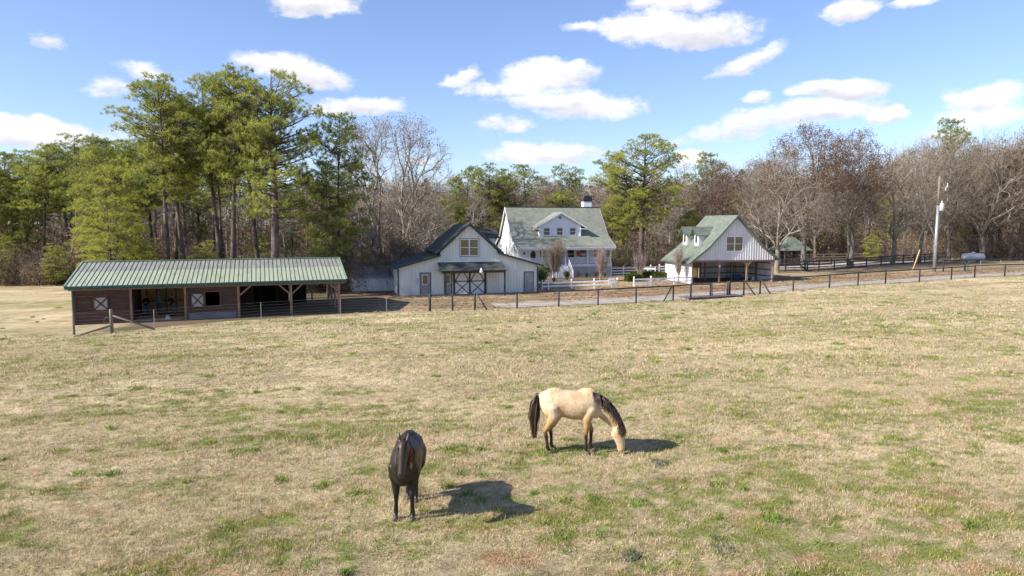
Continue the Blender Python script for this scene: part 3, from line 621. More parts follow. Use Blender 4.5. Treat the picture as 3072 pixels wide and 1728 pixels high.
door(2.10, 3.03, .06, 2.08, 'grey_door', (2.32, 2.78, 1.05, 1.88)); door(4.40, 5.05, .06, 2.04, 'grey_door', (4.5, 4.9, 1.05, 1.88)); door(12.30, 13.18, .06, 2.02, 'grey_door')
for x0 in (5.42, 6.93):
    x1 = x0 + 1.33; zt_, zm = 2.44, 1.25
    d_ = MB().box(x0, x1, -.05, .0, .02, zt_).build('sliding_door', M['trim_white'], t)
    b = MB(); y = -.075
    b.box(x0, x1, y, -.051, zm - .05, zm + .05)
    for (p, q) in (((x0, zm), ((x0 + x1) / 2, zt_)), ((x1, zm), ((x0 + x1) / 2, zt_))): b.beam((p[0], y, p[1]), (q[0], y, q[1]), .075, .04, (0, 1, 0))
    b.beam((x0, y, .04), (x1, y, zm), .075, .04, (0, 1, 0)); b.beam((x0, y - .006, zm), (x1, y - .006, .04), .075, .04, (0, 1, 0))
    b.build('crossbuck', M['green_dark'], d_)
b = MB()
for x in (5.28, 6.84, 8.38): b.box(x - .07, x + .07, -.14, -.051, -.05, 2.5)
b.box(5.1, 8.5, -.16, -.051, 2.46, 2.58); b.build('door_post', M['green_dark'], t)
b = MB(); roof_slab(b, 3.75, 10.0, 0, -2.1, 3.10, 2.42, .10); pr_ = b.build('porch_roof', M['roof_barn'], t)
b = MB(); b.box(3.4, 9.9, -.06, .0, 3.10, 3.17); b.build('flashing', M['trim_white'], pr_)
b = MB(); b.box(3.85, 9.95, -1.98, -1.86, 2.16, 2.33); b.box(3.85, 3.97, -1.86, -.03, 2.2, 2.36); b.box(9.83, 9.95, -1.86, -.03, 2.2, 2.36)
b.build('porch_beam', pm('porch_beam', (.10, .055, .04), (.06, .035, .03), 4), t)
for x in (4.2, 9.86): MB().box(x - .075, x + .075, -1.99, -1.84, -.15, 2.16).build('porch_post', M['green_dark'], t)
b = MB(); b.tube([(7.55, -2.18, 2.62), (7.55, -2.18, 2.52), (7.55, -2.18, 2.36), (7.55, -2.18, 2.2)], [.04, .08, .15, .16], 12); b.tube([(7.55, -2.18, 2.6), (7.55, -2.0, 2.62)], .02, 6); b.tube([(7.55, -2.18, 2.2), (7.55, -2.18, 2.12)], [.08, .06], 10)
b.build('barn_lamp', M['white_plastic'], t, True)
MB().box(3.9, 10.3, -2.3, -.02, -.3, -.03).build('slab', M['concrete'], t)
# dormer on the right-hand slope
b = MB(); b.prism([(3.0, 4.6), (4.9, 4.6), (4.9, 5.42), (3.95, 6.05), (3.0, 5.42)], 'x', 8.2, 10.05); dm = b.build('dormer', M['barn_white'], t)
b = MB(); b.slab([(7.6, 2.75, 5.38), (10.42, 2.75, 5.38), (10.42, 3.95, 6.18), (7.6, 3.95, 6.18)], .1); b.slab([(7.6, 5.15, 5.38), (10.42, 5.15, 5.38), (10.42, 3.95, 6.178), (7.6, 3.95, 6.178)], .1)
b.build('dormer_roof', M['roof_barn'], dm)
# ---------------------------------------------------------------- long low white building beside the barn
t = thing('low_outbuilding', 'low white metal outbuilding with a grey ribbed roof between shed and barn', 'shed', (-15.95, 68.1, -1.4), R(17))
W2 = 4.6
b = MB(); wall(b, 0, W2, 0, .1, -.3, 1.35); wall(b, .1, 5, 0, .1, -.3, lambda v: 1.35 + v * .16, ax='v'); wall(b, 0, W2, 5, 5.1, -.3, 2.1); wl = b.build('wall', M['wall_white'], t)
b = MB(); ribs(b, 0, W2, 0, -.2, 1.33, .25, .05, .02); b.build('rib', M['wall_white'], wl)
b = MB(); roof_slab(b, -.1, W2 + .3, -.15, 5.3, 1.36, 2.22, .05); rf = b.build('roof', M['galv'], t)
b = MB()
for u in np.arange(0, W2 + .2, .25): b.beam((u, -.14, 1.385), (u, 5.3, 2.245), .05, .03)
b.build('seam', M['galv'], rf)
# ---------------------------------------------------------------- farmhouse
t = thing('farmhouse', 'two-storey white farmhouse with a steep pale green roof, wide dormer and front porch', 'house', (.46, 86, -1.6), R(14))
WH = 13.4
prof = [(-.25, 4.02), (2.55, 5.45), (5.85, 9.22), (9.15, 5.45), (12.0, 4.05)]
b = MB()
for (v0, z0), (v1, z1) in zip(prof[:-1], prof[1:]): b.slab([(0, v0, z0), (WH, v0, z0), (WH, v1, z1), (0, v1, z1)], .13)
roof = b.build('roof', M['roof_house'], t)
b = MB(); b.beam((0, 5.85, 9.24), (WH, 5.85, 9.24), .25, .06); b.build('ridge_cap', pm('ridge_cap2', (.08, .12, .10)), roof)
b = MB()
for u0, u1 in ((-.03, .06), (WH - .06, WH + .03)):
    for (v0, z0), (v1, z1) in zip(prof[:-1], prof[1:]): b.prism([(v0, z0 - .26), (v1, z1 - .26), (v1, z1 - .005), (v0, z0 - .005)], 'x', u0, u1)
b.box(-.02, WH + .02, -.36, -.26, 3.84, 3.99); b.box(0.05, WH - .05, -.26, -.18, 3.62, 3.88); b.box(-.02, WH + .02, 12.0, 12.1, 3.86, 4.0)
b.build('fascia', M['trim_white'], roof)
rz = pl([(v, z - .15) for v, z in prof])
b = MB()
for u0, u1 in ((.30, .45), (WH - .45, WH - .3)): b = MB(); wall(b, 2.4, 11.4, u0, u1, -.2, rz, (), (2.55, 5.85, 9.15), ax='v'); b.build('wall', M['lap'], t)
b = MB(); wall(b, .45, WH - .45, 2.4, 2.55, 0, 5.2); wall(b, .45, WH - .45, 11.25, 11.4, 0, 4.1); fw = b.build('wall', M['lap'], t)
# porch
b = MB(); b.box(.3, 5.0, .25, 2.4, 1.5, 1.75); b.box(5.0, 7.05, .25, 2.4, 1.5, 1.748); b.box(7.05, 13.1, .25, 2.4, 1.5, 1.75); b.build('porch_floor', M['trim_white'], t)
b = MB(); b.box(.3, 13.1, .3, 2.39, 3.78, 3.82); b.build('porch_ceiling', M['trim_white'], t)
for u in (.42, 3.6, 6.72, 9.73, 12.95):
    b = MB(); b.box(u - .09, u + .09, .33, .51, 1.75, 3.78); b.box(u - .13, u + .13, .29, .55, 1.75, 1.9); b.box(u - .13, u + .13, .29, .55, 3.62, 3.78); b.build('column', M['trim_white'], t)
for (a1, a2) in ((.55, 3.47), (3.73, 4.95), (7.1, 9.6), (9.86, 12.82)):
    b = MB(); b.box(a1, a2, .38, .46, 2.56, 2.63); b.box(a1, a2, .38, .46, 1.86, 1.92)
    for u in np.arange(a1 + .08, a2, .135): b.box(u - .02, u + .02, .40, .44, 1.92, 2.56)
    b.build('railing', M['trim_white'], t)
b = MB()
for i in range(8): b.box(5.0, 7.0, -1.7 + i * .245, -1.46 + i * .245, .0, .2 + i * .195)
b.build('stairs', M['trim_white'], t)
for u in (4.95, 7.05):
    b = MB(); b.beam((u, .3, 2.63), (u, -1.7, 1.1), .07, .08); b.box(u - .07, u + .07, -1.8, -1.66, 0, 1.2); b.beam((u, .3, 1.98), (u, -1.7, .45), .06, .06)
    for q in np.arange(.08, 1, .07): v_ = .3 - 2 * q; b.box(u - .02, u + .02, v_ - .02, v_ + .02, 2.0 - 1.53 * q, 2.62 - 1.53 * q)
    b.prism([(.3, 1.5), (.3, 0), (-1.7, 0), (-1.7, .2)], 'x', u - .03, u + .03)
    b.build('stair_rail', M['trim_white'], t)
def lattice(mb, x0, x1, z0, z1, y, sp=.16, w_=.035, dy=.012):
    Hh = z1 - z0; Ww = x1 - x0
    for s_ in (1, -1):
        c = -Hh
        while c < Ww:
            pa, pb = (c, 0.), (c + Hh, Hh)
            if pa[0] < 0: pa = (0, -c)
            if pb[0] > Ww: pb = (Ww, Ww - c)
            if pb[1] - pa[1] > .03:
                X1, X2 = (x0 + pa[0], x0 + pb[0]) if s_ == 1 else (x1 - pa[0], x1 - pb[0])
                mb.beam((X1, y + s_ * dy / 2, z0 + pa[1]), (X2, y + s_ * dy / 2, z0 + pb[1]), w_, dy * .95, (0, 1, 0))
            c += sp
for (a1, a2) in ((7.12, 9.85), (9.95, 13.0), (.5, 4.9)):
    b = MB(); lattice(b, a1, a2, .12, 1.42, .36, .19, .045); b.box(a1, a2, .33, .40, 1.42, 1.499); b.box(a1 - .08, a1, .33, .40, .05, 1.5); b.box(a2, a2 + .08, .33, .40, .05, 1.5); b.box(a1, a2, .33, .40, .05, .12)
    b.build('lattice', M['lattice_white'], t)
MB().box(.5, 13.0, 1.2, 1.3, 0, 1.45).build('crawl_space_shade', M['dark'], t)  # near-black sheet behind the lattice, standing for the shade under the porch
# things on the porch wall
for (a1, a2) in ((3.9, 4.7), (7.7, 8.6), (9.4, 10.3), (11.4, 12.2)): win(t, a1, a2, 2.45, 3.5, 2.4, 1, 2, .08, .05)
fd = MB().box(5.5, 6.45, 2.33, 2.41, 1.76, 3.55).build('door', M['trim_white'], t); MB().box(5.75, 6.2, 2.32, 2.335, 2.3, 3.3).build('pane', M['glass'], fd)
b = MB(); n = 28; cx_, cz_ = 2.95, 2.86
b.prism([(cx_ + .34 * math.cos(2 * PI * i / n), cz_ + .58 * math.sin(2 * PI * i / n)) for i in range(n)], 'y', 2.33, 2.405); b.build('oval_plaque', M['brown'], t)
for u in (1.75, 4.2):
    b = MB(); b.tube([(u, 2.3, 3.28), (u, 2.3, 3.2), (u, 2.3, 2.98), (u, 2.3, 2.93)], [.03, .1, .08, .03], 8); b.box(u - .05, u + .05, 2.3, 2.41, 3.1, 3.2); b.build('wall_lantern', M['dark'], t)
MB().box(8.3, 9.0, .58, .61, 2.75, 3.45).build('porch_banner', M['rust'], t)
# left gable windows
for (v0, v1, z0, z1) in ((4.0, 4.35, 5.5, 6.7), (5.75, 6.25, 2.3, 4.0), (2.75, 3.2, 2.4, 3.9), (9.0, 9.5, 3.2, 4.1)): win(t, v0, v1, z0, z1, .30, 1, 2, .06, .04, ax='v')
# wide front dormer
b = MB(); b.prism([(3.75, 5.1), (9.5, 5.1), (9.5, 6.75), (6.62, 8.33), (3.75, 6.75)], 'y', 2.30, 5.4); dm = b.build('dormer', M['lap'], t)
b = MB(); b.slab([(2.95, 1.95, 6.50), (2.95, 5.6, 6.50), (6.62, 5.6, 8.52), (6.62, 1.95, 8.52)], .1); b.slab([(10.3, 1.95, 6.50), (10.3, 5.6, 6.50), (6.62, 5.6, 8.518), (6.62, 1.95, 8.518)], .1)
b.build('dormer_roof', M['roof_house'], dm)
b = MB()
for s_ in (-1, 1):
    e = 6.62 + s_ * 3.68; b.prism([(e, 6.26), (6.62, 8.28), (6.62, 8.5), (e, 6.48)] if s_ < 0 else [(6.62, 8.28), (e, 6.26), (e, 6.48), (6.62, 8.5)], 'y', 1.90, 1.948)
    b.box(min(e, e - s_ * .95), max(e, e - s_ * .95), 1.90, 2.28, 6.24, 6.36)
    b.box(6.62 + s_ * 2.80 - .07, 6.62 + s_ * 2.80 + .07, 2.26, 2.298, 5.15, 6.3)
b.box(3.7, 9.55, 2.24, 2.298, 5.12, 5.26)
b.build('dormer_trim', M['trim_white'], dm)
for u in (4.77, 6.55, 8.33): win(dm, u - .38, u + .38, 5.52, 6.38, 2.30, 1, 2, .06, .04)
b = MB(); b.prism([(6.6 + .22 * math.cos(i * PI / 8), 7.75 + .22 * math.sin(i * PI / 8)) for i in range(16)], 'y', 2.27, 2.305); b.build('round_vent', M['grey_door'], dm)
# chimney
b = MB(); b.box(11.75, 12.9, 7.5, 8.6, 6.5, 10.05); ch = b.build('chimney', M['lap'], t)
b = MB(); n = 8; b.box(11.72, 12.93, 7.47, 8.63, 10.05, 10.3)
b.prism([(11.70, 10.3), (12.95, 10.3), (12.95, 10.52), (12.84, 10.74), (12.64, 10.87), (12.0, 10.87), (11.81, 10.74), (11.70, 10.52)], 'y', 7.46, 8.64); b.build('chimney_cap', M['black_paint'], ch)
# ---------------------------------------------------------------- carport garage
t = thing('carport', 'open-front carport with a white ribbed gable, green shingle roof and two small dormers', 'garage', (19.48, 73.95, -1.10), R(12))
WG, DG = 10.0, 6.6
gp = [(-.42, 2.28), (1.85, 3.98), (5.17, 7.42), (8.45, 3.98), (10.5, 2.50)]
b = MB()
for (u0, z0), (u1, z1) in zip(gp[:-1], gp[1:]): b.slab([(u0, -.40, z0), (u0, DG + .35, z0), (u1, DG + .35, z1), (u1, -.40, z1)], .12)
roof = b.build('roof', M['roof_garage'], t)
b = MB()
for (u0, z0), (u1, z1) in zip(gp[:-1], gp[1:]): b.prism([(u0, z0 - .2), (u1, z1 - .2), (u1, z1 + .02), (u0, z0 + .02)], 'y', -.45, -.402)
b.box(-.5, -.42, -.4, DG + .35, 2.10, 2.26); b.build('fascia', M['green_edge'], roof)
gt = pl([(u, z - .14) for u, z in gp]); HG = [(4.05, 6.0, 3.50, 5.04)]
b = MB(); wall(b, 0.0, WG, 0, .1, 2.46, gt, HG, (1.85, 5.17, 8.45)); gw = b.build('wall', M['garage_white'], t)
b = MB(); ribs(b, 0.25, WG - .1, 0, 2.46, gt, .30, .06, .06, HG); b.build('rib', M['garage_white'], gw)
b = MB(); wall(b, 0, DG, -.02, .08, -.3, 2.42, ax='v'); b.build('side_wall', M['wall_white'], t)
b = MB(); wall(b, .1, DG, WG - .06, WG, -.2, 2.6, ax='v'); ribs(b, .2, DG, WG - .06, -.1, 2.5, .3, .06, .03, ax='v', side=-1); b.build('side_wall', M['garage_white'], t)
b = MB(); wall(b, 4.4, WG, DG - .1, DG, -.2, 2.6); ribs(b, 4.4, WG, DG - .1, -.1, 2.5, .3, .06, .03); wall(b, 0, WG, DG - .1, DG, 2.6, gt, (), (1.85, 5.17, 8.45)); b.build('back_wall', M['garage_white'], t)
b = MB()
for z in (.55, 1.25, 2.0): b.box(4.4, WG - .1, DG - .17, DG - .131, z, z + .12); b.box(WG - .131, WG - .092, .2, DG - .2, z, z + .12)
b.build('girt', M['post_wood'], t)
b = MB(); b.box(.05, WG - .05, .02, .12, 2.30, 2.45); b.box(.05, WG - .05, -.035, -.0, 2.44, 2.50); b.build('header', M['post_wood'], t)
for (u, v) in ((.12, .08), (3.32, .08), (6.66, .08), (9.86, .08), (3.32, 3.3), (6.66, 3.3), (4.35, 6.4), (9.8, 3.3), (.2, 6.4)): MB().box(u - .08, u + .08, v - .08, v + .08, -.3, 2.3).build('post', M['post_wood'], t)
for u in (3.32, 6.66):
    for s_ in (-1, 1): MB().beam((u + s_ * .08, .0, 1.9), (u + s_ * .5, .0, 2.34), .09, .05, (0, 1, 0)).build('brace', M['post_wood'], t)
MB().beam((9.78, .0, 1.9), (9.4, .0, 2.34), .09, .05, (0, 1, 0)).build('brace', M['post_wood'], t)
for (a1, a2) in ((.4, 2.1), (2.3, 3.9)):
    b = MB(); lattice(b, a1, a2, .15, 2.2, 6.3, .2, .05); b.box(a1, a2, 6.26, 6.34, .05, .15); b.box(a1, a2, 6.26, 6.34, 2.2, 2.3); b.box(a1 - .08, a1, 6.25, 6.35, 0, 2.3); b.box(a2, a2 + .08, 6.25, 6.35, 0, 2.3)
    b.build('lattice_screen', M['lattice_wood'], t)
MB().box(.1, WG - .1, .1, DG - .12, -.35, -.01).build('floor', M['dirt'], t)
win(t, 4.07, 5.98, 3.52, 5.02, .0, 2, 2, .08, .07, 'glass_tan')
b = MB(); b.box(3.2, 3.44, -.02, -.003, 1.72, 1.92) if False else b.box(3.22, 3.42, -.03, -.001, 1.75, 1.95); b.build('small_notice', M['white_plastic'], t)
for v0 in (5.55, 2.72):       # the two dormers look out to the left
    b = MB(); b.prism([(v0 - .52, 3.6), (v0 + .52, 3.6), (v0 + .52, 5.28), (v0, 5.95), (v0 - .52, 5.28)], 'x', 1.9, 3.9); dm = b.build('dormer', M['garage_white'], t)
    b = MB(); b.slab([(1.45, v0 - .78, 5.16), (4.0, v0 - .78, 5.16), (4.0, v0, 6.14), (1.45, v0, 6.14)], .09); b.slab([(1.45, v0 + .78, 5.16), (4.0, v0 + .78, 5.16), (4.0, v0, 6.138), (1.45, v0, 6.138)], .09); b.build('dormer_roof', M['roof_garage'], dm)
    b = MB(); b.prism([(v0 - .8, 5.0), (v0, 5.97), (v0 + .8, 5.0), (v0 + .8, 5.17), (v0, 6.15), (v0 - .8, 5.17)], 'x', 1.40, 1.448); b.build('dormer_fascia', M['green_edge'], dm)
    win(dm, v0 - .26, v0 + .26, 4.3, 5.14, 1.9, 1, 1, .1, .05, ax='v')
# ---------------------------------------------------------------- picnic pavilion behind the carport
t = thing('pavilion', 'small open pavilion with a green hipped roof behind the carport', 'pavilion', (42.3, 104.0, -.93), R(10))
b = MB(); e = 2.35; b.poly([(-e, -e, 2.32), (e, -e, 2.32), (e, e, 2.32), (-e, e, 2.32), (-.45, 0, 4.35), (.45, 0, 4.35)], [(0, 1, 5, 4), (1, 2, 5), (2, 3, 4, 5), (3, 0, 4), (3, 2, 1, 0)]); b.build('roof', M['roof_garage'], t)
for (a1, a2) in ((-2, -2), (2, -2), (2, 2), (-2, 2), (0, -2), (0, 2), (.9, -2)): MB().box(a1 - .08, a1 + .08, a2 - .08, a2 + .08, -.2, 2.32).build('post', M['brown_fence'], t)
for v_ in (-2, 2):
    b = MB(); b.box(-2, 2, v_ - .03, v_ + .03, 1.0, 1.08); b.box(-2, 2, v_ - .03, v_ + .03, .25, .31)
    for u in np.arange(-1.9, 2, .2): b.box(u - .02, u + .02, v_ - .02, v_ + .02, .3, 1.0)
    b.build('railing', M['brown_fence'], t)
MB().box(-2.2, 2.2, -2.2, 2.2, -.3, .12).build('deck', M['brown_fence'], t)
# ================================================================== FENCES AND SMALL THINGS
def fpost(mb, x, y, h, w_=.13, rnd=True, dz=-.15):
    z = gh(x, y)
    if rnd: mb.tube([(x, y, z + dz), (x, y, z + h - .02), (x, y, z + h)], [w_ / 2, w_ / 2, w_ * .4], 10)
    else: mb.box(x - w_ / 2, x + w_ / 2, y - w_ / 2, y + w_ / 2, z + dz, z + h)
# wire fence in front of the open shed
t = thing('wire_fence', 'strand wire fence with weathered wooden posts in front of the open shed', 'fence')
WP_ = [(-27.1, 41.8, 1.30, .13), (-25.05, 42.3, 1.5, .20)]
for x, y, h, w_ in WP_: b = MB(); fpost(b, x, y, h, w_); b.build('post', M['grey_wood'], t, True)
for x, y in ((-23.06, 43.6), (-17.6, 47.5), (-12.7, 50.2), (-9.5, 51.3)): b = MB(); z = gh(x, y); b.beam((x, y, z - .1), (x, y, z + 1.3), .035, .035); b.build('stake', M['galv'], t)
for (p, q) in (((-25.0, 42.3, 1.12), (-22.9, 43.3, .05)), ((-25.1, 42.25, .45), (-26.6, 41.0, .02))): b = MB(); b.tube([(p[0], p[1], gh(p[0], p[1]) + p[2]), (q[0], q[1], gh(q[0], q[1]) + q[2])], .065, 8); b.build('brace', M['grey_wood'], t, True)
WL = [(-27.1, 41.8), (-25.05, 42.3), (-23.06, 43.6), (-17.6, 47.5), (-12.7, 50.2), (-9.5, 51.3), (-6.33, 52.29)]
for hgt in (1.28, 1.08, .88, .68, .48, .28):
    b = MB(); b.tube([(x, y, gh(x, y) + hgt) for x, y in WL], .0075, 4); b.build('wire', M['wire'], t)
b = MB(); c_ = []
for i in range(30): a = i * .5; c_.append((-25.25 + .22 * math.cos(a), 42.2, gh(-25.2, 42.2) + .75 + .26 * math.sin(a)))
b.tube(c_, .006, 4); b.build('wire_coil', M['wire'], t)
# long black fence
BP = [(-6.33, 52.29, 1.34, .19), (-4.61, 52.55, 1.32, .15), (-2.89, 52.89, 1.32, .15), (.4, 53.62, 1.34, .13), (3.77, 54.6, 1.36, .13), (7.03, 55.4, 1.38, .12), (10.35, 56.6, 1.4, .13), (13.82, 58.2, 1.38, .13), (15.5, 58.85, 1.42, .15), (17.54, 60.0, 1.36, .19)]
BP2 = [(19.55, 61.05, 1.40, .2), (21.05, 61.7, 1.4, .15), (22.85, 62.6, 1.42, .16), (26.89, 65.0, 1.4, .13), (31.42, 67.3, 1.36, .14), (35, 68.8, 1.42, .13), (38.55, 70.2, 1.44, .14), (43.08, 71.94, 1.45, .13), (47.38, 73.4, 1.42, .14), (50.63, 74.5, 1.42, .14), (54.81, 75.74, 1.42, .14), (59.2, 77.2, 1.42, .14)]
def black(name, lab, P_, br, rail_h=-.04):
    t = thing(name, lab, 'fence')
    for x, y, h, w_ in P_: b = MB(); fpost(b, x, y, h, w_); b.build('post', M['black_paint'], t, True)
    b = MB()
    for (a, c) in zip(P_[:-1], P_[1:]): b.beam((a[0], a[1] - .02, gh(a[0], a[1]) + a[2] - .10), (c[0], c[1] - .02, gh(c[0], c[1]) + c[2] - .10), .05, .11)
    b.build('top_rail', M['black_paint'], t)
    for hgt in (1.08, .86, .64, .42, .22):
        b = MB(); b.tube([(x, y - .07, gh(x, y) + hgt) for x, y, h, w_ in P_], .006, 4); b.build('wire', M['wire'] if hgt > 5 else M['black_paint'], t)
    for (x0, y0, h0, x1, y1) in br: b = MB(); b.tube([(x0, y0, gh(x0, y0) + h0), (x1, y1, gh(x1, y1) + .02)], .055, 8); b.build('brace', M['black_paint'], t, True)
    return t
black('black_fence', 'black post and top rail fence from the barn to the left of the small gate', BP, [(-2.75, 52.9, 1.28, -1.95, 52.75), (13.72, 58.15, 1.32, 12.9, 57.7)])
black('black_fence', 'black post and top rail fence running along the gravel drive right of the small gate', BP2, [(21.15, 61.7, 1.3, 22.1, 61.75), (22.95, 62.6, 1.32, 23.8, 62.55)])
# tube gate
t = thing('gate', 'small brown tubular gate set in the black fence', 'gate', (17.75, 60.1, gh(18.5, 60.5)), math.atan2(.95, 1.7))
b = MB(); b.tube([(0, 0, .1), (0, 0, 1.27), (.08, 0, 1.35), (1.42, 0, 1.35), (1.5, 0, 1.27), (1.5, 0, .1), (0, 0, .1)], .028, 8); b.build('frame', M['gate_tube'], t, True)
for z in (.32, .55, .8, 1.05): MB().tube([(0, 0, z), (1.5, 0, z)], .02, 8).build('bar', M['gate_tube'], t, True)
for x in (.1,): MB().tube([(-.12, 0, .3), (.02, 0, .3)], .02, 6).build('hinge', M['black_paint'], t)
b = MB(); fpost(b, 0, 0, 1) if False else b.tube([(1.68, -.12, -.1), (1.68, -.12, 1.4)], .08, 10); b.build('gate_post', M['black_paint'], t, True)
t = thing('plank_deck', 'low weathered plank platform under the small gate in the black fence', 'platform', (15.3, 59.1, gh(17, 60)), math.atan2(1.9, 4.6))
b = MB()
for i in range(7): b.box(-.4, 5.6, -.62 + i * .2, -.62 + i * .2 + .18, .16, .21)
b.build('plank', M['dusty'], t)
for x in (-.3, 1.8, 3.6, 5.4): MB().box(x - .05, x + .05, -.6, .75, -.12, .158).build('joist', M['grey_wood'], t)
# white board fences
def white_fence(lab, P_, hs, h, cap=True, step=.135):
    t = thing('white_fence', lab, 'fence')
    for x, y in P_:
        z = gh(x, y); b = MB(); w_ = step / 2; b.box(x - w_, x + w_, y - w_, y + w_, z - .1, z + h)
        if cap: b.poly([(x - .09, y - .09, z + h), (x + .09, y - .09, z + h), (x + .09, y + .09, z + h), (x - .09, y + .09, z + h), (x, y, z + h + .13)], [(0, 1, 4), (1, 2, 4), (2, 3, 4), (3, 0, 4), (3, 2, 1, 0)])
        b.build('post', M['fence_white'], t)
    for q in hs:
        b = MB()
        for a, c in zip(P_[:-1], P_[1:]): b.beam((a[0], a[1] - .085, gh(*a) + q), (c[0], c[1] - .085, gh(*c) + q), .03, .15)
        b.build('rail', M['fence_white'], t)
    return t
white_fence('two-rail white board fence between the barn and the small white sign', [(3.1, 69.4), (3.73, 69.6), (6.12, 70.1), (8.5, 70.5), (10.95, 70.9)], (.35, .72), .92)
white_fence('two-rail white board fence ending at the white side wall of the carport', [(12.81, 71.5), (14.73, 72.1), (17.43, 73.1), (19.4, 73.75)], (.35, .72), .95)
white_fence('three-rail white board fence behind the clipped hedge, right of the porch', [(13.2, 90.3), (14.83, 90.6), (17.08, 91.0), (18.6, 91.4), (19.9, 92.0), (21.5, 92.3)], (.25, .6, .95), 1.15)
t = thing('white_gate', 'short white picket gate behind the hedge with a dark gap in its middle', 'gate', (17.0, 89.9, gh(17, 90)), R(-12))
b = MB(); b.box(0, 1.9, -.03, .03, .78, .95); b.box(0, 1.9, -.03, .03, .3, .45); b.box(0, .1, -.04, .04, .1, 1.15); b.box(.85, .95, -.04, .04, .1, 1.0); b.box(1.8, 1.9, -.04, .04, .1, 1.15); b.build('panel', M['fence_white'], t)
MB().tube([(1.5, -.03, .6), (1.5, -.07, .6)], .04, 6).build('latch', M['dark'], t)
# sign on the white fence
t = thing('sign_board', 'small white sign board fixed on the white fence in front of the house', 'sign', (10.35, 70.62, gh(10.3, 70.6)), R(12))
MB().box(-.34, .34, -.02, .02, .45, .98).build('board', M['white_plastic'], t)
b = MB(); b.tube([(-.2, -.025, .72), (-.05, -.025, .80), (.1, -.025, .74), (.22, -.025, .68)], .012, 5); b.tube([(.02, -.025, .76), (.2, -.025, .80)], .008, 5); b.build('drawing', M['grey_door'], t)
MB().box(-.03, .03, .021, .06, 0, .9).build('stake', M['fence_white'], t)
# dark board fences right of the carport
def board_fence(lab, P_, n, h, mat, w_=.14, name='board_fence'):
    t = thing(name, lab, 'fence')
    for x, y in P_: b = MB(); fpost(b, x, y, h, .14, False); b.build('post', M[mat], t)
    for i in range(n):
        q = h - .12 - i * (h - .25) / max(n - 1, 1) if n > 1 else h - .1; b = MB()
        for a, c in zip(P_[:-1], P_[1:]): b.beam((a[0], a[1] - .1, gh(*a) + q), (c[0], c[1] - .1, gh(*c) + q), .03, w_)
        b.build('rail', M[mat], t)
    return t
board_fence('black four-board fence at the foot of the bare trees right of the carport', [(33.2, 89.5), (36.47, 90.8), (39.65, 91.5), (41.52, 92.2), (44.25, 93.6), (46.7, 95.0), (50.22, 96.6), (53.31, 98.5), (57.93, 101.0), (60.56, 102.6), (63.3, 104.6), (68, 109)], 4, 1.4, 'black_paint')
board_fence('older grey-brown board fence farther back along the pale lane', [(40.5, 108), (44, 108.5), (49.97, 109.5), (54, 110), (58.7, 110.4), (63.5, 111), (68, 112), (73, 114)], 4, 1.4, 'old_fence', .15)
board_fence('low brown board fence in front of the picnic pavilion', [(33.0, 99.0), (36, 100), (39, 101), (42, 101.5), (45, 101.8), (48, 102.5)], 3, 1.2, 'brown_fence')
t3 = board_fence('black single-rail fence with thin steel stakes at the far right', [(53.55, 84.6), (57.2, 86.1)], 1, 1.5, 'black_paint', .11)
for x, y in ((58.2, 87.0), (60.0, 87.3), (62.9, 87.8), (65.9, 88.3), (69.5, 88.8), (73, 89)):
    b = MB(); z = gh(x, y); b.beam((x, y, z), (x, y, z + 1.3), .05, .05); b.build('stake', M['galv'], t3)
b = MB(); L_ = [(53.55, 84.6, 1.4), (57.2, 86.1, 1.38), (58.2, 87.0, 1.3), (62.9, 87.8, 1.3), (69.5, 88.8, 1.3), (80, 91, 1.3)]
for a, c in zip(L_[:-1], L_[1:]): b.beam((a[0], a[1], gh(a[0], a[1]) + a[2]), (c[0], c[1], gh(c[0], c[1]) + c[2]), .07, .12)
b.build('rail', M['black_paint'], t3); MB().tube([(57.2, 86.1, gh(57, 86) + 1.3), (56.6, 85.0, gh(56, 85))], .06, 8).build('brace', M['black_paint'], t3)
# utility pole
t = thing('utility_pole', 'tall utility pole with a grey transformer can, pale lower half and weathered top', 'pole', (52.69, 85.0, gh(52.7, 85)))
zt = 12.0
b = MB(); b.tube([(0, 0, -.3), (0, 0, 8.2)], [.21, .155], 14); b.build('lower_pole', M['galv'], t, True)
b = MB(); b.tube([(0, 0, 8.2), (0, 0, 11.75)], [.15, .125], 14); b.build('upper_pole', M['grey_wood'], t, True)
b = MB(); b.tube([(.42, -.05, 7.55), (.42, -.05, 7.58), (.42, -.05, 8.45), (.42, -.05, 8.5)], [.24, .28, .28, .22], 18); b.box(.12, .3, -.12, .02, 7.9, 8.2); tr = b.build('transformer', M['tank'], t, True)
b = MB(); b.tube([(.42, -.05, 8.5), (.42, -.05, 8.62), (.42, -.05, 8.8)], [.05, .07, .03], 8)
for z in (7.75, 8.0, 8.25): b.tube([(.69, -.05, z), (.80, -.05, z)], .045, 8)
b.build('bushing', M['white_plastic'], tr, True)
b = MB(); b.beam((.1, 0, 10.3), (.95, 0, 10.55), .08, .08); b.build('bracket', M['galv'], t)
b = MB(); b.tube([(.78, 0, 10.05), (.82, 0, 10.3), (.95, 0, 10.6)], .045, 8); b.tube([(1.0, 0, 10.4), (1.02, 0, 10.95)], .05, 8); b.build('insulator', M['white_plastic'], t, True)
b = MB(); b.tube([(.6, 0, 8.7), (.75, 0, 9.3), (.9, 0, 10.3)], .012, 5); b.build('jumper_wire', M['dark'], t)
b = MB(); b.tube([(-.1, 0, 8.6), (-1.35, 1.2, 4.2), (-2.0, 1.8, 1.7)], .011, 5); b.build('guy_wire', M['galv'], t)
t = thing('guy_marker', 'leaning yellow tan pole beside the tall utility pole', 'pole', (50.45, 85.9, gh(50.4, 85.9)))
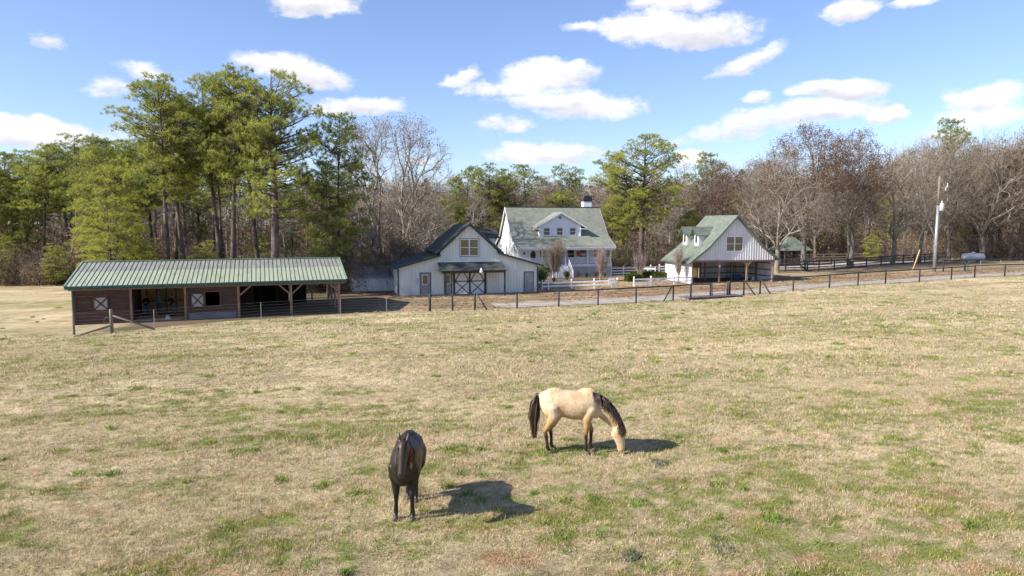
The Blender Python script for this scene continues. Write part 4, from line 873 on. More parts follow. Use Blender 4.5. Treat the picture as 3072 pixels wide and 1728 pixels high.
MB().tube([(0, 0, 0), (.95, .2, 2.75)], .07, 8).build('marker', pm('yellow_tan', (.60, .42, .20), (.48, .33, .15), 3), t, True)
# gas tank
t = thing('gas_tank', 'white rounded gas tank half hidden behind a tree trunk at the right', 'tank', (70.6, 104.5, gh(70.6, 104)), R(8))
b = MB(); L = 1.9; b.tube([(-L + .6 * (1 - math.cos(a)) - .0, 0, .85) for a in (0, .5, 1.0, 1.4)] + [(L - .6 * (1 - math.cos(a)), 0, .85) for a in (1.4, 1.0, .5, 0)], [.05, .3, .5, .58, .58, .5, .3, .05], 20); b.build('vessel', M['tank'], t, True)
b = MB(); b.tube([(0, 0, 1.4), (0, 0, 1.6), (0, 0, 1.66)], [.26, .26, .12], 14); b.build('dome', M['tank'], t, True)
for x in (-.9, .9): MB().box(x - .1, x + .1, -.35, .35, -.1, .35).build('foot', M['concrete'], t)
t = thing('bucket', 'upturned white bucket by the wall of the low outbuilding', 'bucket', (-14.3, 68.2, gh(-14.3, 68.2)), 0)
MB().tube([(0, 0, .15), (0, 0, .5)], [.22, .17], 14).build('pail', M['white_plastic'], t); MB().tube([(-.2, 0, .2), (-.15, -.2, .05), (.15, -.2, .05), (.2, 0, .2)], .01, 5).build('handle', M['galv'], t)
# things inside the carport
t = thing('storage_tub', 'blue plastic tub on the carport floor by the back wall', 'tub', (26.0, 79.0, -1.08), R(12))
b = MB(); b.prism([(-.45, 0), (.45, 0), (.52, .55), (-.52, .55)], 'y', -.3, .3); b.build('tub', M['plastic_blue'], t); MB().box(-.56, .56, -.34, .34, .551, .60).build('lid', M['plastic_blue'], t)
for i, (x, lab) in enumerate(((27.0, 'round white container left of its twin on the carport floor'), (27.8, 'round white container right of its twin on the carport floor'))):
    t = thing('container', lab, 'container', (x, 78.3 + .2 * i, -1.09), group='white containers in the carport'); MB().tube([(0, 0, 0), (0, 0, .02), (0, 0, .3), (0, 0, .33)], [.13, .15, .16, .12], 14).build('drum', M['white_plastic'], t, True); MB().tube([(0, 0, .33), (0, 0, .37)], .14, 14).build('lid', M['white_plastic'], t)
t = thing('tool_rack', 'dark metal rack standing at the back of the carport', 'rack', (25.7, 80.0, -1.09), R(12))
b = MB(); [b.box(x - .02, x + .02, y - .02, y + .02, 0, 1.9) for x in (-.5, .5) for y in (-.2, .2)]; b.build('upright', M['black_paint'], t)
for z in (.3, .9, 1.5): MB().box(-.52, .52, -.22, .22, z, z + .03).build('shelf', M['black_paint'], t)
# camera tripod in the shed
t = thing('tripod', 'thin black tripod beside the people in the open shed', 'tripod', (-27.35, 48.9, -1.38))
for a in (0, 2.1, 4.2): MB().tube([(.55 * math.cos(a), .55 * math.sin(a), 0), (0, 0, 1.25)], .02, 6).build('leg', M['black_paint'], t)
b = MB(); b.tube([(0, 0, 1.2), (0, 0, 1.55)], .022, 6); b.build('column', M['black_paint'], t); b = MB(); b.box(-.17, .15, -.07, .07, 1.55, 1.68); b.build('camera_head', M['black_paint'], t)
for i, (x, y, lab) in enumerate(((-24.9, 49.0, 'small white bag on the shed floor by the feet of the people'), (-24.6, 48.4, 'white paper lying at the edge of the shed floor'))):
    t = thing('bag', lab, 'bag', (x, y, -1.385)); b = MB(); b.prism([(-.16, 0), (.16, 0), (.12, .12), (.02, .2), (-.1, .14)] if i == 0 else [(-.2, 0), (.2, 0), (.17, .05), (-.15, .07)], 'y', -.1, .1); b.build('pouch', M['white_plastic'], t)
# ================================================================== HORSES AND PEOPLE
def ring_loft(V, F, rings, n=16, capr=True):
    """rings: (centre, axisA, axisB) ; closed loft with rounded ends"""
    b = len(V)
    for c, A_, B_ in rings:
        for k in range(n): a = 2 * PI * k / n; V.append(Vector(c) + Vector(A_) * math.cos(a) + Vector(B_) * math.sin(a))
    m = len(rings)
    for i in range(m - 1):
        for k in range(n): k2 = (k + 1) % n; F.append((b + i * n + k, b + i * n + k2, b + (i + 1) * n + k2, b + (i + 1) * n + k))
    for i, fl in ((0, True), (m - 1, False)):
        c = Vector(rings[i][0]); V.append(c); ci = len(V) - 1
        for k in range(n): k2 = (k + 1) % n; F.append((ci, b + i * n + k2, b + i * n + k) if fl else (ci, b + i * n + k, b + i * n + k2))
def limb(V, F, pts, n=12, flat=1.):
    """pts: (x, y, z, r) ; rounded ends, a bend keeps its girth"""
    P_ = [Vector(p[:3]) for p in pts]; r = [p[3] for p in pts]
    # densify with Catmull-Rom
    Q = []; Rr = []
    for i in range(len(P_) - 1):
        p0, p1, p2, p3 = P_[max(i - 1, 0)], P_[i], P_[i + 1], P_[min(i + 2, len(P_) - 1)]
        for s_ in (0, .25, .5, .75):
            t2 = s_ * s_; t3 = t2 * s_
            Q.append(.5 * ((2 * p1) + (p2 - p0) * s_ + (2 * p0 - 5 * p1 + 4 * p2 - p3) * t2 + (3 * p1 - p0 - 3 * p2 + p3) * t3)); u = s_ * s_ * (3 - 2 * s_); Rr.append(r[i] * (1 - u) + r[i + 1] * u)
    Q.append(P_[-1]); Rr.append(r[-1])
    d0 = (Q[1] - Q[0]).normalized(); d1 = (Q[-1] - Q[-2]).normalized()
    Q = [Q[0] - d0 * Rr[0] * .85, Q[0] - d0 * Rr[0] * .5] + Q + [Q[-1] + d1 * Rr[-1] * .5, Q[-1] + d1 * Rr[-1] * .85]
    Rr = [Rr[0] * .45, Rr[0] * .85] + Rr + [Rr[-1] * .85, Rr[-1] * .45]
    rings = []; side = Vector((0, 1, 0))
    for i, q in enumerate(Q):
        d = (Q[min(i + 1, len(Q) - 1)] - Q[max(i - 1, 0)]).normalized(); s_ = side if abs(d.dot(side)) < .9 else Vector((1, 0, 0))
        A_ = (s_ - d * s_.dot(d)).normalized(); B_ = d.cross(A_); rings.append((q, A_ * Rr[i] * flat, B_ * Rr[i]))
    ring_loft(V, F, rings, n)
def blob(V, F, c, r, n=12, rot_=None):
    rings = []
    for i in range(9):
        a = -PI / 2 + PI * (i + .3) / 8.6; rr = max(math.cos(a), .05); x = math.sin(a)
        cc = Vector((x * r[0], 0, 0)); A_ = Vector((0, r[1] * rr, 0)); B_ = Vector((0, 0, r[2] * rr))
        if rot_: cc, A_, B_ = rot_ @ cc, rot_ @ A_, rot_ @ B_
        rings.append((Vector(c) + cc, A_, B_))
    ring_loft(V, F, rings, n)
def remeshed(name, V, F, vox, smooth_it, mat, parent, fac=.5):
    me = bpy.data.meshes.new(name + '_src'); me.from_pydata([tuple(v) for v in V], [], F); me.update()
    import bmesh
    bm = bmesh.new(); bm.from_mesh(me); bmesh.ops.recalc_face_normals(bm, faces=bm.faces); bm.to_mesh(me); bm.free()
    o = bpy.data.objects.new('tmp', me); S.collection.objects.link(o)
    m = o.modifiers.new('r', 'REMESH'); m.mode = 'VOXEL'; m.voxel_size = vox; m.use_smooth_shade = True
    if smooth_it: m = o.modifiers.new('s', 'SMOOTH'); m.factor = fac; m.iterations = smooth_it
    dg = bpy.context.evaluated_depsgraph_get(); dg.update(); r_ = bpy.data.meshes.new_from_object(o.evaluated_get(dg)); bpy.data.objects.remove(o); bpy.data.meshes.remove(me)
    r_.name = name; r_.materials.clear(); r_.materials.append(mat); return link(name, r_, parent)
def coat(name, body, belly, leg, point, zr_, headx, dapple, rgh=.5, spc=.28, face=None):
    m = bpy.data.materials.new(name); m.use_nodes = True; k = N(m.node_tree); k.n.clear()
    co = k.add('ShaderNodeTexCoord').outputs['Object']; s_ = k.add('ShaderNodeSeparateXYZ', {0: co}); x, y, z = s_.outputs
    nz = k.noise(co, 5, 5, .6); nf = k.noise(k.add('ShaderNodeMapping', {'Vector': co, 'Scale': (1, 1, .3)}).outputs[0], 40, 4, .6)
    zz = k.m('ADD', z, k.m('MULTIPLY_ADD', nz, .14, -.07)); notHead = k.m('LESS_THAN', x, headx)
    c = k.mix(k.ss(k.noise(co, 3.4, 5), .44, .64), body, dapple)
    c = k.mix(k.m('MULTIPLY', k.ss(zz, zr_[3], zr_[2]), notHead), c, belly)
    legm = k.m('MULTIPLY', k.ss(zz, zr_[2], zr_[1]), notHead); c = k.mix(legm, c, leg)
    ptm = k.m('MULTIPLY', k.ss(zz, zr_[1] + .02, zr_[0]), notHead); c = k.mix(ptm, c, point)
    if face: c = k.mix(k.ss(x, .52, .74), c, face)
    c = k.mix(k.m('MULTIPLY', k.ss(nf, .3, .7), .25), c, (0.02, .012, .008))
    b_ = k.add('ShaderNodeBump', {'Strength': .25, 'Distance': .01, 'Height': nf}).outputs[0]
    p = k.add('ShaderNodeBsdfPrincipled', {'Base Color': c, 'Roughness': rgh, 'Specular IOR Level': spc, 'Normal': b_, })
    k.add('ShaderNodeOutputMaterial', {0: p.outputs[0]}); return m
def hair_mat(name, c1, c2):
    m = bpy.data.materials.new(name); m.use_nodes = True; k = N(m.node_tree); k.n.clear()
    a = k.add('ShaderNodeAttribute', attribute_name='v').outputs['Fac']
    p = k.add('ShaderNodeBsdfPrincipled', {'Base Color': k.mix(a, c1, c2), 'Roughness': .42, 'Specular IOR Level': .5}); k.add('ShaderNodeOutputMaterial', {0: p.outputs[0]}); return m
def strands(name, roots, mat, parent, seed=1, r=.006):
    """roots: list of polylines; each becomes a tapered lock"""
    rg = random.Random(seed); V = []; F = []; A_ = []
    for P_ in roots:
        P_ = [Vector(p) for p in P_]; n = len(P_); v = rg.random(); b = len(V); rr = r * rg.uniform(.7, 1.4)
        for i, p in enumerate(P_):
            d = (P_[min(i + 1, n - 1)] - P_[max(i - 1, 0)]).normalized(); a = d.orthogonal().normalized(); c = d.cross(a); q = rr * (1 - .8 * (i / (n - 1)) ** 2)
            for k_ in range(3): an = 2 * PI * k_ / 3 + v * 6; V.append(p + (a * math.cos(an) + c * math.sin(an)) * q); A_.append(v)
        for i in range(n - 1):
            for k_ in range(3): k2 = (k_ + 1) % 3; F.append((b + i * 3 + k_, b + i * 3 + k2, b + i * 3 + 3 + k2, b + i * 3 + 3 + k_))
    return link(name, np_mesh(name, [tuple(v) for v in V], F, [mat], True, attrs={'v': A_}), parent)
def horse(name, lab, loc, rz, neck, head, legs, coat_m, hair_m, hoof_m, mane_side, forelock, tail_tip, ear_len=.15, tail_w=.09, mane_len=.30, widths=1., deep=0., headw=1., legk=1.1):
    t = thing(name, lab, 'horse', loc, rz); V = []; F = []
    W_ = widths
    spine = [(-.955, 1.23, .06, .09), (-.93, 1.22, .14, .19), (-.85, 1.20, .22, .28), (-.70, 1.21, .270, .315), (-.52, 1.21, .285, .325), (-.34, 1.18, .28, .33), (-.15, 1.155, .29, .345), (.03, 1.15, .285, .345), (.18, 1.17, .26, .345), (.31, 1.17, .235, .33), (.41, 1.15, .19, .28), (.48, 1.13, .13, .19), (.50, 1.12, .05, .08)]
    ring_loft(V, F, [((x, 0, z - deep * rz_ / .69), (0, ry * W_, 0), (0, 0, rz_ * (1 + deep / .69))) for x, z, ry, rz_ in spine], 22)
    blob(V, F, (.17, 0, 1.44), (.24, .075, .135)); blob(V, F, (-.58, 0, 1.455), (.23, .15, .11))     # withers, croup
    for s_ in (-1, 1):
        blob(V, F, (.24, s_ * .165 * W_, 1.10), (.15, .085, .27)); blob(V, F, (-.66, s_ * .165 * W_, 1.15), (.22, .12, .30)); blob(V, F, (.36, s_ * .10, 1.02), (.12, .10, .16))
    # neck
    rings = []
    P_ = [Vector((p[0], p[3] if len(p) > 3 else 0, p[1])) for p in neck]; hw = [p[2] for p in neck]
    for i, p in enumerate(P_):
        dd = (P_[min(i + 1, len(P_) - 1)] - P_[max(i - 1, 0)]).normalized(); sd = Vector((0, 1, 0)); up = dd.cross(sd).normalized(); sd = up.cross(dd).normalized()
        rings.append((p, sd * hw[i] * (.62 if i else .7), up * hw[i]))
    ring_loft(V, F, rings, 18)
    # head: poll, direction to the muzzle
    poll, muz, hy = Vector(head['poll']), Vector(head['muz']), head.get('roll', 0)
    ax = (muz - poll); L = ax.length; ax.normalize(); sd = Vector((0, 1, 0)); sd = (sd - ax * sd.dot(ax)).normalized(); fr = sd.cross(ax).normalized()
    if fr.x < 0: fr = -fr                                    # fr points out of the forehead
    hp = [(-.08, .0, .055, .06), (.0, -.02, .09, .10), (.12, -.035, .105, .135), (.25, -.050, .098, .145), (.38, -.055, .088, .145), (.52, -.038, .074, .118), (.68, -.018, .061, .094), (.82, -.010, .058, .080), (.93, -.012, .060, .074), (1.0, -.015, .050, .056), (1.03, -.015, .02, .025)]
    ring_loft(V, F, [(poll + ax * (q * L) + fr * o_, sd * a_ * headw, fr * b_ * headw) for q, o_, a_, b_ in hp], 18)
    for s_ in (-1, 1):
        blob(V, F, poll + ax * (.30 * L) + fr * -.075 + sd * s_ * .055, (.085, .03, .085)); blob(V, F, poll + ax * (.27 * L) + fr * .045 + sd * s_ * .075, (.045, .028, .03)); blob(V, F, poll + ax * (.93 * L) + fr * .035 + sd * s_ * .038, (.03, .022, .028))
        e0 = poll + ax * -.01 + sd * s_ * .062 + fr * -.01; e1 = e0 - ax * ear_len * .95 + sd * s_ * .03 + fr * head.get('earf', .02); m_ = (e0 + e1) / 2 + sd * s_ * .012
        dd = (e1 - e0).normalized(); ring_loft(V, F, [(e0 - dd * .03, sd * .034, fr * .028), (e0 + dd * .02, sd * .042, fr * .030), (m_, sd * .040, fr * .024), (e0 + (e1 - e0) * .8, sd * .018, fr * .014), (e1, sd * .004, fr * .004)], 10)
    for lg in legs: limb(V, F, [(p[0], p[1], p[2], p[3] * (legk if p[2] < 1 else min(legk, 1.08))) for p in lg])
    limb(V, F, [(-.90, 0, 1.40, .05), (-.99, 0, 1.36, .042), (-1.04, 0, 1.26, .032)])                 # dock of the tail
    body = remeshed('body', V, F, .0145, 4, coat_m, t)
    for lg in legs:
        x, y, z, r_ = lg[-1]; b = MB(); b.tube([(x - .01, y, .085), (x + .012, y, .03), (x + .022, y, -.015)], [.046, .056, .064], 14); b.build('hoof', hoof_m, t, True)
    for s_ in (-1, 1):
        V2 = []; F2 = []; blob(V2, F2, poll + ax * (.27 * L) + fr * .055 + sd * s_ * .088, (.022, .018, .022)); b = MB(); b.poly([tuple(v) for v in V2], F2); b.build('eye', M['dark_eye'], t, True)
        b = MB(); c = poll + ax * (.945 * L) + fr * .058 + sd * s_ * .036; V2 = []; F2 = []; blob(V2, F2, c, (.017, .010, .013)); b.poly([tuple(v) for v in V2], F2); b.build('nostril', M['dark_eye'], t, True)
    # mane along the crest
    rg = random.Random(3); rt = []
    cr = [P_[i] + rings[i][2].normalized() * (hw[i] * .96) * (1 if rings[i][2].normalized().dot(Vector((.5, 0, .8))) > 0 else -1) for i in range(len(P_))] + [poll - fr * .05 - ax * .02]
    for q in range(420):
        u = rg.random() ** .9 * (len(cr) - 1.001); i = int(u); a = cr[i].lerp(cr[i + 1], u - i); a = a + Vector((rg.uniform(-.01, .01), rg.uniform(-.02, .02), 0)); ln = mane_len * rg.uniform(.55, 1.1) * (.75 + .5 * math.sin(PI * min(u / (len(cr) - 1), 1)))
        s_ = mane_side if rg.random() < .985 else -mane_side; wob = rg.uniform(-.05, .05)
        hwid = hw[min(i, len(hw) - 1)] * .62
        rt.append([a, a + Vector((.012, s_ * (hwid * .55 + .02), .012)), a + Vector((.015 + wob * .4, s_ * (hwid * .95 + .03), -ln * .35)), a + Vector((.02 + wob, s_ * (hwid * 1.08 + .035), -ln * .7)), a + Vector((.01 + wob * 1.8, s_ * (hwid * 1.0 + .03), -ln))])
    strands('mane', rt, hair_m, t, 4, .0085)
    rt = []
    for q in range(forelock):
        a = poll - ax * .03 + sd * rg.uniform(-.045, .045) + fr * .04; s_ = rg.uniform(-.07, .07); ln = rg.uniform(.5, .85) * .30
        rt.append([a, a + fr * .05 + ax * .05 + sd * s_ * .3, a + fr * .062 + ax * ln * .6 + sd * s_ * .7, a + fr * .052 + ax * ln + sd * s_])
    if rt: strands('forelock', rt, hair_m, t, 5, .0075)
    rt = []
    for q in range(330):
        a = Vector((-.93 - rg.random() * .10, rg.uniform(-.03, .03), 1.43 - rg.random() * .16)); tt = Vector(tail_tip); u = rg.random(); tz_ = tt.z + (u ** 2) * .42; sx_ = rg.gauss(0, 1); sy_ = rg.gauss(0, 1)
        m1 = Vector((tt.x * .94 - .03, tt.y * .3, 1.22)); m2 = Vector((tt.x, tt.y * .7, .85)); sp = tail_w
        rt.append([a, (a + m1) / 2 + Vector((-.035, sy_ * sp * .35, .045)), m1 + Vector((sx_ * sp * .5, sy_ * sp * .6, 0)), m2 + Vector((sx_ * sp * .62, sy_ * sp * .7, 0)), Vector((tt.x + sx_ * sp * .35, tt.y + sy_ * sp * .4, tz_))])
    strands('tail', rt, hair_m, t, 6, .0095)
    return t
M['dark_eye'] = pm('dark_eye', (.006, .005, .005), None, rough=.15, spec=.7)
M['hoof'] = pm('hoof', (.045, .035, .03), (.09, .07, .055), 8, rough=.6)
WIDE = lambda L, k, k2: [(p[0], p[1] * (k2 + (k - k2) * min(p[2] / .95, 1)), p[2], p[3] * (1.08 if p[2] > .5 else 1.05)) for p in L]
c1 = coat('buckskin_coat', (.66, .50, .32), (.50, .33, .16), (.36, .21, .085), (.028, .018, .014), (.42, .58, .84, 1.02), .62, (.54, .37, .19))
h1 = hair_mat('dark_brown_hair', (.014, .009, .008), (.13, .075, .055))
FL = lambda s_, x, kx, fx, hx, el=.83: [(.27, s_ * .145, 1.08, .13), (.21 + x, s_ * .15, .90, .105), (.19 + x, s_ * .14, .72, .072), (kx, s_ * .13, .53, .050), (kx - .005, s_ * .128, .47, .042), (fx + .005, s_ * .125, .30, .031), (fx, s_ * .125, .15, .040), (fx + .035, s_ * .125, .085, .034), (hx, s_ * .125, .045, .044)]
HL = lambda s_, st, gx_, hk, fx, hx: [(-.62, s_ * .14, 1.12, .19), (st, s_ * .165, .93, .14), ((st + gx_) / 2, s_ * .15, .80, .105), (gx_, s_ * .14, .68, .072), (hk, s_ * .125, .55, .055), (hk + .01, s_ * .12, .48, .045), ((hk + fx) / 2 + .015, s_ * .12, .30, .034), (fx, s_ * .12, .15, .041), (fx + .04, s_ * .12, .085, .034), (hx, s_ * .12, .045, .044)]
hx_, hy_ = 1.60, 15.82
horse('horse', 'cream coloured buckskin horse with dark mane and tail, head down grazing', (hx_, hy_, gh(hx_, hy_)), R(-3),
      [(.22, 1.22, .28), (.38, 1.18, .27), (.53, 1.10, .245), (.66, .98, .215), (.78, .84, .18), (.87, .71, .145), (.94, .61, .12)],
      {'poll': (.955, 0, .69), 'muz': (1.005, 0, .06), 'earf': .05},
      [FL(-1, -.02, .155, .15, .19), FL(1, .02, .29, .275, .345), HL(-1, -.60, -.73, -.81, -.755, -.69), HL(1, -.52, -.60, -.69, -.665, -.60)],
      c1, h1, M['hoof'], -1, 30, (-1.07, -.03, .34), mane_len=.26, headw=1.2)
c2 = coat('dark_bay_coat', (.017, .012, .010), (.016, .011, .009), (.016, .011, .009), (.010, .008, .007), (.35, .55, .75, 1.0), 9, (.036, .019, .012), .42, .4, (.042, .025, .018))
h2 = hair_mat('black_brown_hair', (.008, .006, .006), (.17, .07, .028))
dx_, dy_ = -1.985, 12.36
dark_h = horse('horse', 'dark brown horse facing the camera with its head lowered', (dx_, dy_, gh(dx_, dy_)), R(-89.5),
      [(.20, 1.22, .27), (.34, 1.32, .235, .02), (.46, 1.44, .195, .04), (.57, 1.56, .165, .06), (.67, 1.66, .14, .075), (.74, 1.715, .115, .08)],
      {'poll': (.80, .085, 1.735), 'muz': (1.06, .075, 1.18), 'earf': .03},
      [WIDE(FL(-1, 0, .21, .20, .26), 1.12, 1.45), WIDE(FL(1, .02, .27, .27, .33), 1.12, 1.4), WIDE(HL(-1, -.60, -.72, -.81, -.78, -.71), .9, .55), WIDE(HL(1, -.50, -.58, -.66, -.64, -.57), 1., 1.)],
      c2, h2, M['hoof'], 1, 44, (-1.04, 0, .45), mane_len=.44, widths=1.10, deep=.15, headw=1.2, ear_len=.23, legk=1.22)
dark_h.scale = (.92,) * 3
# ------------------------------------------------------------------ people in the open shed
M['skin'] = pm('skin', (.50, .30, .21), (.44, .25, .17), 6, rough=.6)
def person(lab, loc, rz, shirt, trousers, hair, h=1.72, arms='down', longhair=False, shoes=(.02, .02, .02), cap=None):
    t = thing('person', lab, 'person', loc, rz); t.scale = (h / 1.75,) * 3
    sh_ = pm('shirt', shirt, tuple(c * .8 for c in shirt), 8, rough=.9); tr_ = pm('trousers', trousers, tuple(c * .75 for c in trousers), 8, rough=.9); hr = pm('hair', hair, tuple(c * .7 for c in hair), 20, rough=.6); so_ = pm('shoe', shoes, None, rough=.6)
    V = []; F = []                                           # faces -y
    blob(V, F, (0, 0, 1.64), (.075, .095, .115)); blob(V, F, (0, -.055, 1.585), (.052, .05, .06)); blob(V, F, (0, -.105, 1.625), (.013, .02, .022)); blob(V, F, (0, -.10, 1.577), (.025, .012, .008))
    for s_ in (-1, 1): blob(V, F, (s_ * .077, .005, 1.63), (.012, .022, .032))
    limb(V, F, [(0, .01, 1.38, .065), (0, 0, 1.52, .052)])
    ring_loft(V, F, [((0, 0, z), (a, 0, 0), (0, b_, 0)) for z, a, b_ in ((.90, .15, .10), (1.0, .15, .105), (1.12, .135, .095), (1.25, .16, .105), (1.36, .185, .105), (1.43, .15, .08), (1.47, .07, .06))], 18)
    A_ = []
    for s_ in (-1, 1):
        L_ = [(s_ * .09, 0, .93, .095), (s_ * .095, -.01, .70, .078), (s_ * .10, -.012, .50, .056), (s_ * .10, .005, .34, .052), (s_ * .10, .01, .12, .036)]; limb(V, F, L_); limb(V, F, [(s_ * .10, .02, .045, .038), (s_ * .105, -.12, .03, .032)])
        if arms == 'down': el, wr, fd = Vector((s_ * .235, .02, 1.13)), Vector((s_ * .245, -.04, .88)), Vector((0, -.08, -1))
        elif arms == 'front': el, wr, fd = Vector((s_ * .225, .0, 1.14)), Vector((s_ * .06, -.21, 1.08)), Vector((-s_ * .8, -.2, .1))
        else: el, wr, fd = Vector((s_ * .25, .05, 1.15)), Vector((s_ * .16, -.05, .97)), Vector((-s_ * .5, -.1, -.6))
        A_.append((Vector((s_ * .18, 0, 1.40)), el, wr)); limb(V, F, [(s_ * .17, 0, 1.40, .058), (*((Vector((s_ * .19, 0, 1.38)) + el) / 2), .047), (*el, .040), (*((el + wr) / 2), .036), (*wr, .026)], 10)
        fd.normalize(); sd = fd.cross(Vector((0, 1, 0))).normalized(); pl_ = wr + fd * .055; limb(V, F, [(*wr, .024), (*pl_, .031)], 10, .7)
        for i_, (o_, ln) in enumerate(((-.026, .075), (-.009, .085), (.009, .08), (.026, .062))): b0 = wr + fd * .085 + sd * o_; limb(V, F, [(*b0, .0105), (*(b0 + fd * ln * .5 + Vector((0, -.006, 0))), .0095), (*(b0 + fd * ln + Vector((0, -.02, 0))), .008)], 8)
        b0 = wr + fd * .03 - sd * .025 * s_; limb(V, F, [(*b0, .012), (*(b0 + fd * .035 - sd * .025 * s_), .010), (*(b0 + fd * .06 - sd * .03 * s_), .009)], 8)
    remeshed('body', V, F, .0085, 1, M['skin'], t)
    V = []; F = []; ring_loft(V, F, [((0, 0, z), (a, 0, 0), (0, b_, 0)) for z, a, b_ in ((.86, .175, .13), (1.0, .172, .128), (1.12, .155, .118), (1.25, .178, .125), (1.36, .205, .122), (1.43, .17, .095), (1.475, .085, .075))], 18)
    for (s0, el, wr) in A_: limb(V, F, [(*(s0 * .97 + Vector((0, 0, .02))), .07), (*((s0 + el) / 2), .058), (*el, .050)] + ([(*(el.lerp(wr, .85)), .040)]), 10)
    remeshed('shirt', V, F, .014, 2, sh_, t)
    V = []; F = []; ring_loft(V, F, [((0, 0, z), (a, 0, 0), (0, b_, 0)) for z, a, b_ in ((.80, .15, .11), (.90, .172, .125), (1.0, .160, .115))], 18)
    for s_ in (-1, 1): limb(V, F, [(s_ * .09, 0, .88, .108), (s_ * .095, -.01, .70, .090), (s_ * .10, -.012, .50, .068), (s_ * .10, .005, .30, .062), (s_ * .10, .01, .10, .056)])
    remeshed('trousers', V, F, .014, 2, tr_, t)
    for s_ in (-1, 1): V = []; F = []; limb(V, F, [(s_ * .10, .035, .045, .048), (s_ * .105, -.05, .05, .046), (s_ * .107, -.14, .035, .038)], 12); b = MB(); b.poly([tuple(v) for v in V], F); b.build('shoe', so_, t, True)
    V = []; F = []; blob(V, F, (0, .018, 1.672), (.088, .102, .105))
    if longhair: blob(V, F, (0, .075, 1.55), (.085, .05, .17))
    b = MB(); b.poly([tuple(v) for v in V], F); b.build('hair', hr, t, True)
    for s_ in (-1, 1): V = []; F = []; blob(V, F, (s_ * .03, -.088, 1.645), (.012, .008, .007)); b = MB(); b.poly([tuple(v) for v in V], F); b.build('eye', M['dark_eye'], t, True)
    return t
FZ = -1.385
person('person in a black top and blue jeans beside the tripod in the shed', (-26.95, 50.0, FZ), R(20), (.012, .012, .014), (.10, .15, .26), (.05, .03, .02), 1.58, 'front', True)
person('tall person in a grey green shirt in the middle of the shed opening', (-26.15, 50.3, FZ), R(5), (.12, .17, .13), (.06, .10, .20), (.10, .08, .06), 1.86, 'hips')
person('person in a dark top, right beside the tall person', (-25.05, 49.9, FZ), R(-15), (.02, .02, .025), (.10, .12, .16), (.02, .015, .012), 1.62, 'front')
person('person in dark clothes half hidden behind the shed post', (-23.95, 50.3, FZ), R(-20), (.02, .03, .05), (.03, .05, .09), (.04, .025, .02), 1.70, 'down')
# dog sitting in front of the tall person
t = thing('dog', 'orange tan dog sitting at the feet of the tall person in the shed', 'dog', (-26.2, 49.75, FZ), R(-60)); V = []; F = []
limb(V, F, [(-.22, 0, .14, .12), (-.12, 0, .26, .125), (.02, 0, .42, .115), (.10, 0, .52, .075)]); limb(V, F, [(.08, 0, .50, .075), (.14, 0, .62, .06)]); blob(V, F, (.17, 0, .66), (.085, .07, .07)); limb(V, F, [(.2, 0, .65, .045), (.30, 0, .625, .03)])
for s_ in (-1, 1): limb(V, F, [(.06, s_ * .07, .38, .05), (.10, s_ * .075, .2, .032), (.11, s_ * .075, .04, .028), (.15, s_ * .075, .025, .028)]); limb(V, F, [(-.20, s_ * .10, .17, .085), (-.05, s_ * .13, .16, .05), (-.14, s_ * .13, .05, .03), (.0, s_ * .13, .03, .03)]); limb(V, F, [(.13, s_ * .055, .71, .025), (.11, s_ * .085, .65, .018)])
limb(V, F, [(-.30, 0, .10, .035), (-.45, .04, .05, .025), (-.58, .12, .04, .015)]); remeshed('body', V, F, .013, 2, pm('dog_coat', (.50, .25, .09), (.36, .16, .05), 6, rough=.8), t)
for s_ in (-1, 1): V = []; F = []; blob(V, F, (.235, s_ * .038, .685), (.009, .009, .009)); b = MB(); b.poly([tuple(v) for v in V], F); b.build('eye', M['dark_eye'], t, True)
V = []; F = []; blob(V, F, (.335, 0, .635), (.014, .018, .013)); b = MB(); b.poly([tuple(v) for v in V], F); b.build('nose', M['dark_eye'], t, True)
# ================================================================== TREES
def bark(name, c1, c2, c3=None):
    m = bpy.data.materials.new(name); m.use_nodes = True; k = N(m.node_tree); k.n.clear()
    co = k.add('ShaderNodeTexCoord').outputs['Object']; n1 = k.noise(k.add('ShaderNodeMapping', {'Vector': co, 'Scale': (1, 1, .35)}).outputs[0], 4.5, 6, .7); n2 = k.noise(co, .45, 3)
    c = k.mix(k.ss(n1, .35, .65), c1, c2); 
    if c3: c = k.mix(k.ss(n2, .45, .62), c, c3)
    b = k.add('ShaderNodeBump', {'Strength': .7, 'Distance': .05, 'Height': n1}).outputs[0]
    p = k.add('ShaderNodeBsdfPrincipled', {'Base Color': c, 'Roughness': .9, 'Specular IOR Level': .15, 'Normal': b}); k.add('ShaderNodeOutputMaterial', {0: p.outputs[0]}); return m
M['pine_bark'] = bark('pine_bark', (.125, .095, .08), (.06, .045, .04), (.17, .135, .115))
M['grey_bark'] = bark('grey_bark', (.22, .195, .165), (.12, .105, .085), (.28, .26, .22))
M['pale_bark'] = bark('pale_bark', (.27, .235, .185), (.13, .11, .09), (.36, .33, .27))
M['twig'] = bark('twig_bark', (.275, .235, .185), (.205, .17, .135))
def crown_mesh(name, tv, tf, V, F, Cc, m_twig, m_leaf):
    """twigs and leaves of one crown in one mesh"""
    if V is None: return np_mesh(name, tv, tf, [m_twig], False)
    return np_mesh(name, np.concatenate([tv, V]), np.concatenate([tf, F + len(tv)]), [m_twig, m_leaf], False, np.concatenate([np.zeros(len(tf)), np.ones(len(F))]), {'Col': np.concatenate([np.full((len(tv), 3), .1), Cc])})
